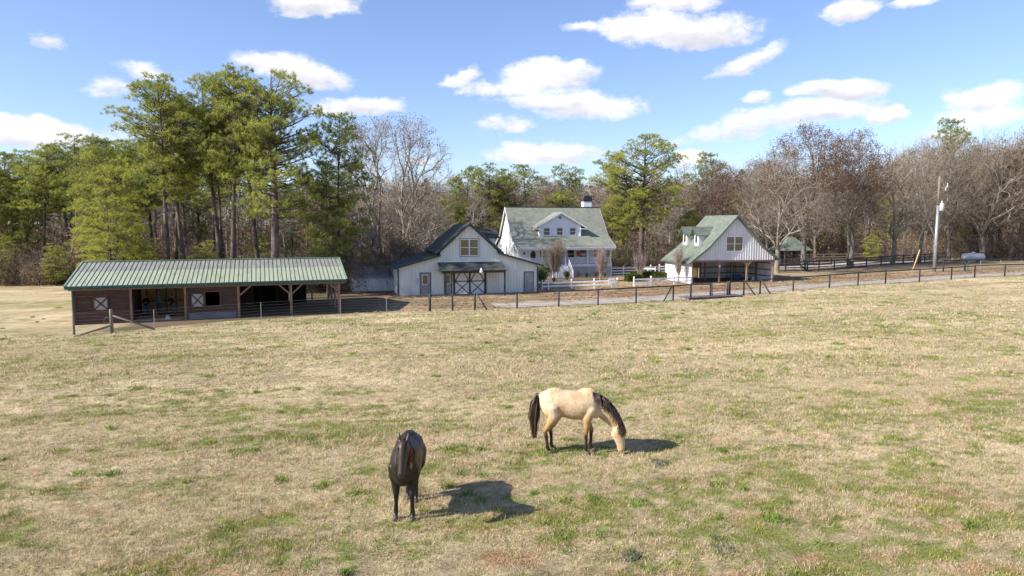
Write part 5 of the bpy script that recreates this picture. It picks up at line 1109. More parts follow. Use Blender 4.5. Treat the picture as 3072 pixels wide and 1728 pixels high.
class Tree:
    def __init__(s, seed): s.r = np.random.default_rng(seed); s.V = []; s.F = []; s.nv = 0; s.tw = []; s.tips = []
    def tube(s, P_, rad, n):
        P_ = np.asarray(P_); rad = np.asarray(rad); m = len(P_); T = np.gradient(P_, axis=0); T /= np.linalg.norm(T, axis=1)[:, None] + 1e-9
        ref = np.array([.31, .95, .1]) if abs(T[0][2]) > .7 else np.array([0, 0, 1.]); A = np.cross(T, ref); A /= np.linalg.norm(A, axis=1)[:, None] + 1e-9; B = np.cross(T, A)
        a = np.arange(n) * 2 * PI / n; V = P_[:, None] + rad[:, None, None] * (A[:, None] * np.cos(a)[None, :, None] + B[:, None] * np.sin(a)[None, :, None]); s.V.append(V.reshape(-1, 3))
        i = np.arange(m - 1)[:, None] * n; k_ = np.arange(n)[None]; k2 = (k_ + 1) % n; F = np.stack([i + k_, i + k2, i + n + k2, i + n + k_], -1).reshape(-1, 4) + s.nv; s.F.append(F); s.nv += m * n
    def path(s, p, d, L, n, wob, grav):
        P_ = [np.array(p, float)]; d = np.array(d, float); d /= np.linalg.norm(d)
        for i in range(n):
            d = d + s.r.normal(0, wob, 3) + np.array([0, 0, grav]); d /= np.linalg.norm(d); P_.append(P_[-1] + d * L / n)
        return np.array(P_)
    def twigs(s, mat, name, parent):
        """straight tapering three-sided twigs, all at once"""
        A = np.array([t[0] for t in s.tw]); B = np.array([t[1] for t in s.tw]); r0 = np.array([t[2] for t in s.tw]); T = B - A; T /= np.linalg.norm(T, axis=1)[:, None] + 1e-9
        u = np.cross(T, s.r.normal(0, 1, (len(A), 3))); u /= np.linalg.norm(u, axis=1)[:, None] + 1e-9; w_ = np.cross(T, u); V = []
        for q_, P0 in ((1., A), (.3, B)):
            for k_ in range(3): a = 2 * PI * k_ / 3; V.append(P0 + (u * math.cos(a) + w_ * math.sin(a)) * (r0 * q_)[:, None])
        V = np.stack(V, 1).reshape(-1, 3); b = np.arange(len(A))[:, None] * 6; F = np.concatenate([b + np.array([[0, 1, 4, 3]]), b + np.array([[1, 2, 5, 4]]), b + np.array([[2, 0, 3, 5]])])
        return V, F
    def trunk_mesh(s, name, mat): return np_mesh(name, np.concatenate(s.V), np.concatenate(s.F), [mat], True)
def tuft_mesh(name, C_, D_, n, L, wd, cols, r, mat, droop=.1, cone=1.0):
    """needle clusters: n blades radiating round each direction"""
    m = len(C_); C_ = np.repeat(C_, n, 0); D_ = np.repeat(D_, n, 0); dv_ = D_ * .55 + r.normal(0, .62 * cone, (m * n, 3)); dv_ /= np.linalg.norm(dv_, axis=1)[:, None]; dv_[:, 2] -= droop
    l_ = (L * r.uniform(.6, 1.15, m * n))[:, None]; s_ = np.cross(dv_, r.normal(0, 1, (m * n, 3))); s_ /= np.linalg.norm(s_, axis=1)[:, None] + 1e-9; s_ *= wd
    st = C_ + r.normal(0, L * .14, (m * n, 3)); V = np.stack([st - s_ * .6, st + s_ * .6, st + dv_ * l_ * .6 + s_, st + dv_ * l_], 1)
    F = (np.arange(m * n)[:, None] * 4 + np.array([[0, 1, 2, 3]])); c = np.repeat(cols, n, 0) * r.uniform(.8, 1.2, (m * n, 1)); return V.reshape(-1, 3), F, np.repeat(c, 4, 0)
def pine(seed, H, r0, crown0, spread, fork=False, bright=.5, npuff=80, shape='round', pr=.95, tuftL=.30, ntuft=17, lean=0., flat=.85, gap=.0):
    """tapered trunk, limbs reaching to separate clumps of needles"""
    s = Tree(seed); r = s.r; TR = s.path((0, 0, -.4), (lean, r.normal(0, .02), 1), H * .97, 16, .018, .01); rad = r0 * (1 - np.linspace(0, 1, 17) ** 1.15 * .93); rad[0] *= 1.25; s.tube(TR, rad, 10)
    axes = [(TR, rad, crown0 * H)]
    if fork:
        i = int(16 * fork); a = r.uniform(0, 6.3); Q = s.path(TR[i], (math.cos(a) * .45, math.sin(a) * .45, .9), H * (1 - fork) * .85, 8, .05, .07); rq = rad[i] * .7 * (1 - np.linspace(0, 1, 9) * .9); s.tube(Q, rq, 8); axes.append((Q, rq, Q[0][2] + .8))
    C_ = []; D_ = []; PB_ = []
    for k_ in range(npuff):
        ai = 1 if (fork and r.random() < .3) else 0; P_, rr, zb = axes[ai]; hs = P_[:, 2]; t_ = (k_ + r.random()) / npuff; zt = hs[-1]
        prof = float(np.interp(t_, [0, .2, .5, .75, .92, 1], [.50, .80, 1, .88, .55, .18])) if shape == 'round' else float(np.interp(t_, [0, .1, .5, 1], [.75, 1., .62, .08]))
        rho = spread * prof * (.25 + .75 * r.random() ** .55) * (.75 if ai else 1); az = k_ * 2.4 + r.normal(0, .5); z = zb + (zt - zb) * t_ + r.normal(0, .2)
        if r.random() < gap: continue
        z0 = max(min(z - rho * (.05 + .55 * t_), zt - .3), zb * .9); b0 = np.array([np.interp(z0, hs, P_[:, 0]), np.interp(z0, hs, P_[:, 1]), z0]); c = np.array([np.interp(z, hs, P_[:, 0]) + math.cos(az) * rho, np.interp(z, hs, P_[:, 1]) + math.sin(az) * rho, z])
        m1 = b0 + (c - b0) * .5 + np.array([0, 0, -.10 * rho + r.normal(0, .1)]) + r.normal(0, .12, 3); u = np.linspace(0, 1, 7)[:, None]; Q = b0 * (1 - u) ** 2 + 2 * m1 * u * (1 - u) + c * u ** 2; Q[1:-1] += r.normal(0, .05, (5, 3)); rl = (.020 + .012 * rho * r0 / .3) * (1 - np.linspace(0, 1, 7) * .72); s.tube(Q, rl, 5)
        sz = pr * r.uniform(.65, 1.25) * (.8 if t_ > .9 else 1); nt = max(5, int(ntuft * (sz / .95) ** 1.6)); pbv = r.normal(0, .16)
        for j in range(nt):
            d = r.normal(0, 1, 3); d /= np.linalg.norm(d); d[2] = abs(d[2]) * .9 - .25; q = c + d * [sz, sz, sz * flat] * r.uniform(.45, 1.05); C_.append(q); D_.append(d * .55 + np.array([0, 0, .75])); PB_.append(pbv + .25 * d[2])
            if j % 2 == 0: a0 = Q[int(r.integers(3, 7))]; s.tw.append((a0, q, .013))
        for j in range(2): f = r.uniform(.45, .9); q = Q[int(f * 6)] + r.normal(0, .25, 3); C_.append(q); D_.append(np.array([0, 0, 1.]) + r.normal(0, .3, 3)); PB_.append(pbv - .1)
    for k_ in range(9):
        z = crown0 * H * r.uniform(.45, 1.0); bp = np.array([np.interp(z, TR[:, 2], TR[:, 0]), np.interp(z, TR[:, 2], TR[:, 1]), z]); az = r.uniform(0, 6.3); Q = s.path(bp, (math.cos(az), math.sin(az), r.uniform(-.2, .3)), r.uniform(.6, 2.4), 4, .12, 0); s.tube(Q, .03 * (1 - np.linspace(0, 1, 5) * .8), 4)
    kz = H / max(c[2] for c in C_); s.V = [v * [1, 1, kz] for v in s.V]; s.tw = [(a * [1, 1, kz], b_ * [1, 1, kz], q) for a, b_, q in s.tw]; C_ = np.array(C_) * [1, 1, kz]
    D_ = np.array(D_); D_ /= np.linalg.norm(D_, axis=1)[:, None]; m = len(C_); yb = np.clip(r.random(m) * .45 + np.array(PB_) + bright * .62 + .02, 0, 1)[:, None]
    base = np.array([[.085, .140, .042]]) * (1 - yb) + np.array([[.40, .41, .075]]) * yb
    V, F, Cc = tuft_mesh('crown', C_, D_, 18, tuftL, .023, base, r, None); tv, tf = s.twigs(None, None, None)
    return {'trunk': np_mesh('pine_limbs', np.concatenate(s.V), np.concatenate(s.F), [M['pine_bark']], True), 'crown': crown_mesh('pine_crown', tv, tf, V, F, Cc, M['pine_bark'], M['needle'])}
def bare(seed, H, r0, spread, trunk_h=.3, npts=900, leafc=None, leafn=0, bmat='grey_bark', leafzone=(.0, 1.), trunks=1, twr=.012, low=.25, ntw=3, twm='twig', prof=None):
    """leafless crown grown by splitting a cloud of points again and again"""
    s = Tree(seed); r = s.r; n = npts; P_ = []
    while len(P_) < n:
        p = r.uniform(-1, 1, 3); z = (p[2] + 1) / 2; w_ = float(np.interp(z, [0, .25, .6, .85, 1], prof or [.72, 1, .95, .68, .22])); rr = math.hypot(p[0], p[1])
        if rr < w_ and (r.random() < .35 + .65 * rr / w_ or z > .75): P_.append((p[0] * spread, p[1] * spread, H * (low + (1 - low) * z)))
    P_ = np.array(P_)
    def km(pts, k):
        c = pts[r.choice(len(pts), k, replace=False)]
        for _ in range(5): lab = ((pts[:, None] - c[None]) ** 2).sum(2).argmin(1); c = np.array([pts[lab == q].mean(0) if (lab == q).any() else c[q] for q in range(k)])
        return [pts[lab == q] for q in range(k) if (lab == q).any()]
    def grow(p, d, pts, lev):
        m = len(pts); rad = max(.011, r0 * (m / n) ** .48)
        if m <= 4 or lev > 9:
            for q in pts:
                v = q - p; L = np.linalg.norm(v) + 1e-6; mid = p + v * .5 + d * L * .12 + r.normal(0, .05 * L, 3); s.tw.append((p, mid, max(rad, twr))); s.tw.append((mid, q, twr)); s.tips.append(q)
                for _ in range(ntw): f = r.uniform(0, 1); a = mid + (q - mid) * f; dd = v / L * .8 + r.normal(0, .5, 3) + np.array([0, 0, .3]); dd /= np.linalg.norm(dd); e = a + dd * r.uniform(.35, .95); s.tw.append((a, e, twr * .8)); s.tips.append(e)
            return
        c = pts.mean(0); v = c - p; L = np.linalg.norm(v); f = r.uniform(.34, .5) if lev else .3; e = p + v * f + r.normal(0, .04 * L, 3); mid = p + (e - p) * .5 + d * L * f * .16 + r.normal(0, .025 * L, 3); u = np.linspace(0, 1, 6)[:, None]; Q = p * (1 - u) ** 2 + 2 * mid * u * (1 - u) + e * u ** 2; k = 3 if (m > 60 and r.random() < .5) else 2
        r1 = max(.010, r0 * (m / k / n) ** .48 * 1.05); s.tube(Q, np.linspace(rad, min(rad, r1 * 1.15), 6), 9 if rad > .12 else 6 if rad > .04 else 4); d2 = Q[-1] - Q[-2]; d2 /= np.linalg.norm(d2) + 1e-9
        for sub_ in km(pts, k): grow(e, d2, sub_, lev + 1)
    if trunks == 1:
        T = s.path((0, 0, -.3), (r.normal(0, .04), r.normal(0, .04), 1), H * trunk_h, 6, .03, .02); s.tube(T, r0 * np.array([1.35, 1.1, 1.03, 1, .97, .93, .9]), 12); dT = T[-1] - T[-2]; dT /= np.linalg.norm(dT)
        for sub_ in km(P_, 4): grow(T[-1] - dT * .1 * r.random(), dT, sub_, 1)
        lowp = P_[(P_[:, 2] < H * .62)][:max(8, n // 14)]; grow(T[4], np.array([0, 0, 1.]), lowp, 2)
    else:
        for q, sub_ in enumerate((P_[P_[:, 0] < 0], P_[P_[:, 0] >= 0])):
            sx_ = -1 if q == 0 else 1; T = s.path((sx_ * .35, 0, -.3), (sx_ * .24, r.normal(0, .05), 1), H * trunk_h, 6, .03, .02); s.tube(T, r0 * .78 * np.array([1.3, 1.1, 1.03, 1, .97, .93, .9]), 12); dT = T[-1] - T[-2]; dT /= np.linalg.norm(dT)
            for s2 in km(sub_, 4): grow(T[-1], dT, s2, 1)
            lp = sub_[sub_[:, 2] < H * .5]; h_ = len(lp) // 3; grow(T[3], dT, lp[:h_], 2)
    tv, tf = s.twigs(None, None, None); V = F = Cc = None
    if leafn:
        T = np.array(s.tips); zz = T[:, 2] / T[:, 2].max(); ok = (zz > leafzone[0]) & (zz < leafzone[1]); T = T[ok]; cl_ = fbm(T[:, 0] * .5 + seed, T[:, 2] * .5 + T[:, 1] * .3, seed, 2); T = T[cl_ > .42]; T = T[r.integers(0, len(T), leafn)] + r.normal(0, .16, (leafn, 3)); a = r.normal(0, 1, (leafn, 3)); a /= np.linalg.norm(a, axis=1)[:, None]; b_ = np.cross(a, r.normal(0, 1, (leafn, 3))); b_ /= np.linalg.norm(b_, axis=1)[:, None] + 1e-6; sz = .07 * r.uniform(.6, 1.4, (leafn, 1))
        V = np.stack([T - a * sz, T + b_ * sz * .6, T + a * sz, T - b_ * sz * .6], 1).reshape(-1, 3); cc = np.array(leafc)[r.integers(0, len(leafc), leafn)] * r.uniform(.7, 1.3, (leafn, 1)); F = np.arange(leafn * 4).reshape(-1, 4); Cc = np.repeat(cc, 4, 0)
    return {'trunk': s.trunk_mesh('bare_trunk', M[bmat]), 'crown': crown_mesh('bare_crown', tv, tf, V, F, Cc, M[twm], M['leaf'])}
def bush(seed, H, W_, n, col, leafn=0, twr=.010, stems=14, spreadup=1.2, leafs=.06):
    s = Tree(seed); r = s.r
    for k_ in range(stems):
        a = r.uniform(0, 6.3); ti = r.uniform(.1, 1.) * W_ / H; Q = s.path((r.normal(0, .08), r.normal(0, .08), -.1), (math.cos(a) * ti, math.sin(a) * ti, spreadup), H * r.uniform(.5, .8), 6, .07, .04); s.tube(Q, .028 * (1 - np.linspace(0, 1, 7) * .7), 5)
        for j in range(n // stems): u = r.uniform(.35, 1.) * 6; i0 = min(int(u), 5); q = Q[i0] + (Q[i0 + 1] - Q[i0]) * (u - i0); d_ = Q[i0 + 1] - Q[i0]; d_ = d_ / np.linalg.norm(d_) + r.normal(0, .4, 3) + np.array([0, 0, .3]); d_ /= np.linalg.norm(d_); e = q + d_ * H * r.uniform(.12, .38); s.tw.append((q, e, twr)); s.tips.append(e)
    tv, tf = s.twigs(None, None, None); V = F = Cc = None
    if leafn:
        T = np.array(s.tips); T = T[r.integers(0, len(T), leafn)] + r.normal(0, .10, (leafn, 3)); a = r.normal(0, 1, (leafn, 3)); a /= np.linalg.norm(a, axis=1)[:, None]; b_ = np.cross(a, r.normal(0, 1, (leafn, 3))); b_ /= np.linalg.norm(b_, axis=1)[:, None] + 1e-6; sz = leafs * r.uniform(.6, 1.4, (leafn, 1)); V = np.stack([T - a * sz, T + b_ * sz * .7, T + a * sz, T - b_ * sz * .7], 1).reshape(-1, 3); cc = np.array(col[2])[r.integers(0, len(col[2]), leafn)] * r.uniform(.7, 1.3, (leafn, 1)); F = np.arange(leafn * 4).reshape(-1, 4); Cc = np.repeat(cc, 4, 0)
    return {'stems': s.trunk_mesh('bush_stems', col[0]), 'crown': crown_mesh('bush_crown', tv, tf, V, F, Cc, col[1], M['leaf'])}
def plant(kind, lab, cat, parts, x, y, sc=1., rz=0., group=None, sxy=None, dz=0.):
    t = thing(kind, lab, cat, (x, y, gz(x, y) + dz), rz, group); k_ = sxy or sc; t.scale = (k_, k_, sc)
    for n, me in parts.items(): link(n, me, t)
    return t
def near_what(q):
    for lim, t_ in ((-.62, 'at the far left edge of the field'), (-.45, 'behind the left end of the open shed'), (-.36, 'behind the middle of the open shed'), (-.26, 'behind the right end of the open shed'), (-.19, 'behind the low outbuilding'), (-.06, 'behind the big bare tree and the barn'), (.0, 'just left of the farmhouse roof'), (.13, 'behind the farmhouse roof'), (.21, 'behind the large loblolly pine'),
                    (.29, 'left of the carport ridge'), (.39, 'behind the carport'), (.47, 'behind the pavilion'), (.56, 'left of the utility pole'), (.64, 'behind the utility pole'), (.72, 'behind the gas tank')):
        if q < lim: return t_
    return 'at the right edge of the picture'
rg = random.Random(11)
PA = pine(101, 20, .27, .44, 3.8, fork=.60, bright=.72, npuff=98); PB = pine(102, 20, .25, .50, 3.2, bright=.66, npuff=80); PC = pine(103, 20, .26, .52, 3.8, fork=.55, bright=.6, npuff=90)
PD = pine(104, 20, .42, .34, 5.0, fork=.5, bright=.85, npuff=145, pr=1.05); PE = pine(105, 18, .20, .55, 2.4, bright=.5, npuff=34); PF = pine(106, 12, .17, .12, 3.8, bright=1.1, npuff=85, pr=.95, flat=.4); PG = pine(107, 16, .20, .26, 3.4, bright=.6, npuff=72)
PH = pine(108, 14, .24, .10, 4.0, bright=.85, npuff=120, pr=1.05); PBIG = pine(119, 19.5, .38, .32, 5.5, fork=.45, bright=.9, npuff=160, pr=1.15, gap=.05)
row = 'tall pines standing in a row behind the open shed'
pine_list = [
 (PA, -31.9, 63, 20.0, 'forked tall pine, left one of the leaning pair behind the shed'), (PB, -30.9, 64.5, 19.9, 'tall pine, right one of the leaning pair behind the shed'), (PC, -28.4, 66.5, 20.4, 'tall pine with an open sky gap in its crown'), (PE, -29.0, 69, 17.9, 'slender pine with a thin bare trunk between the two clumps'),
 (PC, -25.4, 62, 20.9, 'tallest pine, its dark crown highest over the shed'), (PB, -23.9, 64.5, 20.6, 'tall straight pine just right of the tallest one'), (PD, -21.2, 61, 20.3, 'big pine with a thick grey trunk and broad bright crown behind the shed'),
 (PG, -16.9, 66, 17.4, 'dark blue-green pine at the right end of the clump'), (PG, -17.2, 63.5, 12.6, 'bushy bright green pine at the right edge of the pine clump'),
 (PF, -38.1, 66, 13.2, 'young yellow-green pine with layered low branches left of the tall pines'), (PG, -41.9, 71, 15.8, 'mid-height pine with drooping yellow-green limbs at left'), (PF, -36.2, 61.5, 9.8, 'low yellow-green pine with branches close above the shed roof'), (PB, -34.4, 69.5, 19.2, 'tall pine at the left edge of the main clump'),
 (PA, -33.0, 75.5, 18.6, 'pine set back behind the left clump of tall pines'), (PC, -38.2, 80, 18.6, 'pine set back left of the left clump, its crown lower'), (PG, -45.5, 77, 16.4, 'pine at the foot of the tall pines, left of the yellow-green young pine'), (PG, -27.5, 86, 12.0, 'dark pine in the shade left of the big bare tree')]
for i, (P_, x, y, h, lab) in enumerate(pine_list):
    base = {id(PA): 20, id(PB): 20, id(PC): 20, id(PD): 20, id(PE): 18, id(PF): 12, id(PG): 16, id(PH): 14}[id(P_)]; sc = h / base
    plant('pine_tree', lab or 'tall pine deeper in the clump behind the open shed', 'tree', P_, x, y, sc, rg.uniform(0, 6.3), row if lab is None else None, sc ** .8)
for i, (x, y, h) in enumerate([(-62.5, 86, 16.2), (-57.8, 84, 16.6), (-55.3, 86, 17.1), (-51.9, 82, 17.7), (-60.2, 85, 13), (-64.6, 84, 15.0), (-59.7, 92, 17.4), (-55.1, 95, 17.8), (-67.9, 85, 16.3), (-50, 92, 18), (-46, 88, 17.5), (-53, 90, 17.4), (-42, 92, 18), (-66, 93, 17), (-71, 88, 17), (-48, 84, 14)]):
    P_ = (PG, PA, PB, PC)[i % 4]; plant('pine_tree', 'pine %s of the lower stand %s' % ('in front' if y < 86.5 else 'deep', 'at the left edge' if x / y < -.7 else 'left of the tall pines'), 'tree', P_, x, y, h / (16 if P_ is PG else 20), rg.uniform(0, 6.3), 'pines of the lower stand ' + ('front' if y < 86.5 else 'back') + (' far left' if x / y < -.7 else ' near the tall pines'), h / 17)
for x, y, h in ((-61.5, 81.5, 6.5), (-53.9, 80.5, 5.0), (-45.2, 74, 7.5), (-41, 69, 5.5), (-33.8, 63, 5.5), (-29.5, 66, 5.2), (-20, 73, 6), (-26, 71, 6)):
    plant('young_pine', 'small bright young pine ' + near_what(x / y), 'tree', PF, x, y, h / 12, rg.uniform(0, 6.3), 'young pines ' + near_what(x / y), h / 12 * 1.1)
for (P_, x, y, h, lab, w_) in [(PG, -8.5, 128, 17.4, 'left one of the three pines standing above the bare wood behind the barn', 1.1), (PC, -5.0, 126, 17.9, 'middle one of the three pines above the bare wood behind the barn', 1.1), (PB, -3.0, 130, 17.2, 'right one of the three pines above the bare wood behind the barn', 1.), (PG, 2.9, 135, 18.4, 'lone brownish pine above the wood left of the house chimney', 1.2), (PE, 10.0, 132, 18.2, 'slim dark pine behind the chimney, left of its twin', 1.1), (PE, 11.8, 133, 17.6, 'slim dark pine behind the chimney, right of its twin', 1.1),
 (PH, 9.3, 112, 12.3, 'rounded bright green evergreen rising behind the house roof by the chimney', 1.15), (PBIG, 18.7, 99, 19.5, 'large spreading loblolly pine between the house and the carport', 1.15), (PG, 38.4, 135, 20.1, 'small dark pine top above the wood over the carport', 1.), (PG, 80.3, 126, 25.0, 'dark pine top standing above the bare trees near the right edge', .8),
 (PH, 26.5, 101, 8.5, 'low dark green pine between the big loblolly and the carport', 1.), (PG, -10, 100, 9.5, 'dark green pine behind the barn roof', 1.1), (PG, 1.5, 112, 9, 'green pine just left of the farmhouse roof', 1.2), (PH, 15.5, 106, 10.2, 'yellow-green pine directly behind the right end of the farmhouse', 1.1),
 (PF, 57.4, 109, 4.4, 'small yellow-green pine low between the trunks behind the board fence', 1.2), (PF, 79.5, 121, 5.4, 'small green pine low behind the gas tank', 1.3)]:
    base = {id(PA): 20, id(PB): 20, id(PC): 20, id(PD): 20, id(PE): 18, id(PF): 12, id(PG): 16, id(PH): 14, id(PBIG): 19.5}[id(P_)]; plant('pine_tree' if h > 6 else 'young_pine', lab, 'tree', P_, x, y, h / base, rg.uniform(0, 6.3) if P_ is not PBIG else 1.9, None, h / base * w_)
# bare trees
BR = [(.27, .13, .05), (.21, .105, .045), (.17, .09, .045)]; RD = [(.15, .075, .05), (.12, .065, .05), (.19, .11, .06)]
M['twig_pale'] = bark('twig_pale', (.40, .34, .29), (.30, .25, .21))
BA = bare(211, 18.8, .58, 7.6, .12, 2300, [(.16, .09, .09), (.13, .08, .085)], 3000, 'pale_bark', (.80, 1.), trunks=2, twr=.015, low=.14, ntw=4, twm='twig_pale', prof=[.75, 1., .98, .86, .5])
BB = bare(202, 17, .32, 5.6, .24, 1000, RD, 13000, 'grey_bark', (.55, 1.), low=.26); BC = bare(203, 17, .27, 4.6, .30, 850, BR, 13000, 'grey_bark', (.3, .85), low=.32); BD = bare(204, 18, .28, 5.4, .26, 1000, RD, 2500, 'grey_bark', (.3, 1.), low=.26)
BE = bare(205, 17, .33, 6.4, .20, 1100, [(.24, .15, .07), (.18, .11, .05)], 3000, 'pale_bark', (.2, .9), low=.24); BF = bare(206, 15, .17, 3.0, .38, 420, BR, 2500, 'grey_bark', (0, 1.), low=.35); BG = bare(207, 16, .15, 2.4, .5, 300, None, 0, 'pale_bark', low=.45, twm='twig_pale')
plant('bare_tree', 'large bare tree with many pale limbs from a split trunk behind the left barn roof', 'tree', BA, -14.2, 80, 1.0, .35, None, 1.03)
for (P_, x, y, h, b0, lab, w_) in [(BE, 34.3, 88.5, 16.8, 17, 'bare pale-limbed tree with a low fork just right of the carport roof', 1.), (BB, 39.3, 92, 19.4, 17, 'tallest bare tree with reddish leaves in its top, right of the pavilion', .95), (BC, 48.3, 97.5, 18.1, 17, 'left one of a close pair of trees with orange brown leaves behind the board fence', .85), (BB, 47.6, 95.8, 18.9, 17, 'right one of a close pair of trees with orange brown leaves behind the board fence', .9),
  (BE, 56.3, 101, 18.0, 17, 'wide spreading bare tree with a dark forked trunk, midway along the board fence', .95), (BD, 63.3, 106, 18.4, 18, 'bare tree with a dark slanting trunk left of the utility pole', .85), (BD, 71.0, 111, 20.0, 18, 'bare tree just right of the utility pole, its fork low', .9), (BE, 77.2, 112, 21.4, 17, 'bare tree with a stout dark trunk in front of the gas tank', 1.), (BD, 83.1, 114, 22.6, 18, 'bare tree near the right edge with a slender dark trunk', .9), (BB, 87.5, 112, 21.5, 17, 'bare tree cut by the right edge of the picture', 1.)]:
    plant('bare_tree', lab, 'tree', P_, x, y, h / b0, rg.uniform(0, 6.3), None, h / b0 * w_)
spots = []
for i in range(70):       # second row of leafless trees behind the fences at right
    x = rg.uniform(24, 125); y = rg.uniform(112, 148) + max(0, (x - 80) * .1); px = x / y
    h = 15.5 + 5.5 * max(0, min(1, (px - .28) / .35)) + rg.uniform(-1.5, 1.5); spots.append((x, y, h))
for i, (x, y, h) in enumerate(spots):
    P_, b0 = ((BB, 17), (BD, 18), (BE, 17), (BC, 17), (BD, 18), (BF, 15))[i % 6]; wh = near_what(x / y); plant('bare_tree', 'leafless grey tree ' + wh, 'tree', P_, x, y, h / b0, rg.uniform(0, 6.3), 'leafless trees ' + wh, h / b0 * .85)
for i in range(60):       # wood behind the barn and the house
    x = rg.uniform(-34, 42); y = rg.uniform(108, 150); h = rg.uniform(11, 15.5) * (y / 125) ** .5
    if abs(x - 18.7) < 5 and y < 112: continue
    P_, b0 = ((BD, 18), (BG, 16), (BF, 15), (BB, 17), (BG, 16), (BD, 18), (BC, 17))[i % 7]; wh = near_what(x / y); plant('bare_tree', 'leafless tree ' + wh, 'tree', P_, x, y, h / b0, rg.uniform(0, 6.3), 'tangled leafless trees ' + wh, h / b0 * 1.05)
for i in range(30):       # evergreens mixed into that wood
    x = rg.uniform(-32, 60); y = rg.uniform(112, 145); h = rg.uniform(8, 13); plant('pine_tree', 'smaller evergreen ' + near_what(x / y), 'tree', (PG, PH)[i % 2], x, y, h / 15, rg.uniform(0, 6.3), 'evergreens ' + near_what(x / y), h / 15 * 1.1)
for i in range(34):       # thin trunks in the understorey on the left and near the barn
    x = rg.uniform(-66, -9); y = rg.uniform(86, 112) if x < -42 else rg.uniform(74, 104); h = rg.uniform(8, 14); plant('bare_tree', 'thin leafless tree inside the wood ' + near_what(x / y), 'tree', (BF, BG)[i % 2], x, y, h / 15, rg.uniform(0, 6.3), 'thin leafless trees ' + near_what(x / y), h / 15 * 1.2)
for x, y, h in ((58, 118, 9), (66, 121, 11), (74, 124, 9.5), (84, 127, 11), (92, 122, 9), (52, 116, 8), (47, 119, 10.5), (99, 124, 10)): plant('pine_tree', 'dark green pine standing low in the bare wood ' + near_what(x / y), 'tree', PG, x, y, h / 16, rg.uniform(0, 6.3), 'low dark pines ' + near_what(x / y), h / 16 * 1.2)
# shrubs and brush
SR = bush(301, 3.2, 1.9, 500, (M['grey_bark'], M['twig'], [(.29, .20, .13), (.22, .16, .11), (.34, .26, .17)]), 1500, .012)
SG = bush(302, 2.2, 1.6, 300, (M['grey_bark'], M['twig'], [(.07, .11, .03), (.11, .15, .035), (.16, .18, .045)]), 2400, .010)
M['pink_twig'] = bark('pink_twig', (.36, .29, .25), (.26, .20, .18)); M['myrtle'] = bark('myrtle_bark', (.42, .33, .27), (.30, .21, .17)); M['myrtle_dark'] = bark('myrtle_dark', (.10, .065, .055), (.15, .09, .07))
SM1 = bush(303, 5.3, 2.2, 1500, (M['myrtle_dark'], M['twig'], [(.26, .12, .07), (.22, .10, .07), (.12, .06, .05)]), 1900, .010, 17, 1.35, .05); SM2 = bush(304, 4.4, 1.6, 800, (M['myrtle'], M['pink_twig'], [(.12, .06, .05), (.22, .12, .09)]), 260, .010, 14, 1.5, .06)
plant('crape_myrtle', 'dense rust brown crape myrtle in front of the porch steps', 'shrub', SM1, 4.9, 79.2, 1.0, .3, None, 1.05)
plant('crape_myrtle', 'pinkish bare crape myrtle in front of the right end of the porch', 'shrub', SM2, 10.2, 78, .98, 1.3, None, 1.05)
plant('crape_myrtle', 'bare pale crape myrtle standing in the clipped hedge', 'shrub', SM2, 15.1, 80.3, .85, 2.7)
plant('crape_myrtle', 'bare crape myrtle in front of the white side wall of the carport', 'shrub', SM2, 18.2, 74.6, 1.02, 4.0, None, .8)
for (x, y, s_, lab) in ((3.2, 73.5, .8, 'dark evergreen shrub right of the barn corner'), (3.6, 78.5, .95, 'dark evergreen shrub left of the crape myrtle by the steps'), (6.6, 81.5, .55, 'small evergreen shrub at the foot of the porch steps')): plant('shrub', lab, 'shrub', SG, x, y, s_, rg.uniform(0, 6))
for i, (x, y) in enumerate([(8.2, 84.6), (9.3, 84.9), (10.5, 85.2), (11.6, 85.5)]): plant('small_shrub', 'small rust and green plant growing against the porch lattice', 'shrub', SG if i % 2 else SR, x, y, .32, rg.uniform(0, 6), 'low plants along the porch lattice', .3)
def hedge(lab, x0, x1, y, h, w_, n, a):
    t = thing('hedge', lab, 'hedge', ((x0 + x1) / 2, y, gz(x0, y)), a); L = x1 - x0; r = np.random.default_rng(int(x0 * 10)); P_ = r.uniform(-1, 1, (n, 3)); ax_ = r.integers(0, 3, n); sg = np.sign(r.uniform(-1, 1, n)); P_[np.arange(n), ax_] = sg * r.uniform(.86, 1.04, n); P_[:, 2] = np.abs(P_[:, 2])
    C_ = P_ * [L / 2, w_ / 2, h]; D_ = P_ / np.linalg.norm(P_, axis=1)[:, None]; col = np.array([[.085, .13, .03]]) * (1 - r.random((n, 1)) * .5) + np.array([[.09, .07, .0]]) * (r.random((n, 1)) > .6)
    V, F, Cc = tuft_mesh('h', C_, D_, 7, .13, .03, col, r, None); link('foliage', np_mesh('hedge_leaves', V, F, [M['needle']], False, attrs={'Col': Cc}), t)
    b = MB(); [b.tube([(x, 0, -.1), (x, 0, h * .7)], .04, 6) for x in np.arange(-L / 2 + .3, L / 2, .5)]; b.build('stems', M['grey_bark'], t)
hedge('long clipped green hedge between the house lawn and the carport', 14.3, 19.2, 81.2, .8, 1.5, 4200, R(-20)); hedge('small dark clipped hedge by the end of the white fence', 13.1, 14.7, 78.0, .75, 1.2, 1400, R(10)); 
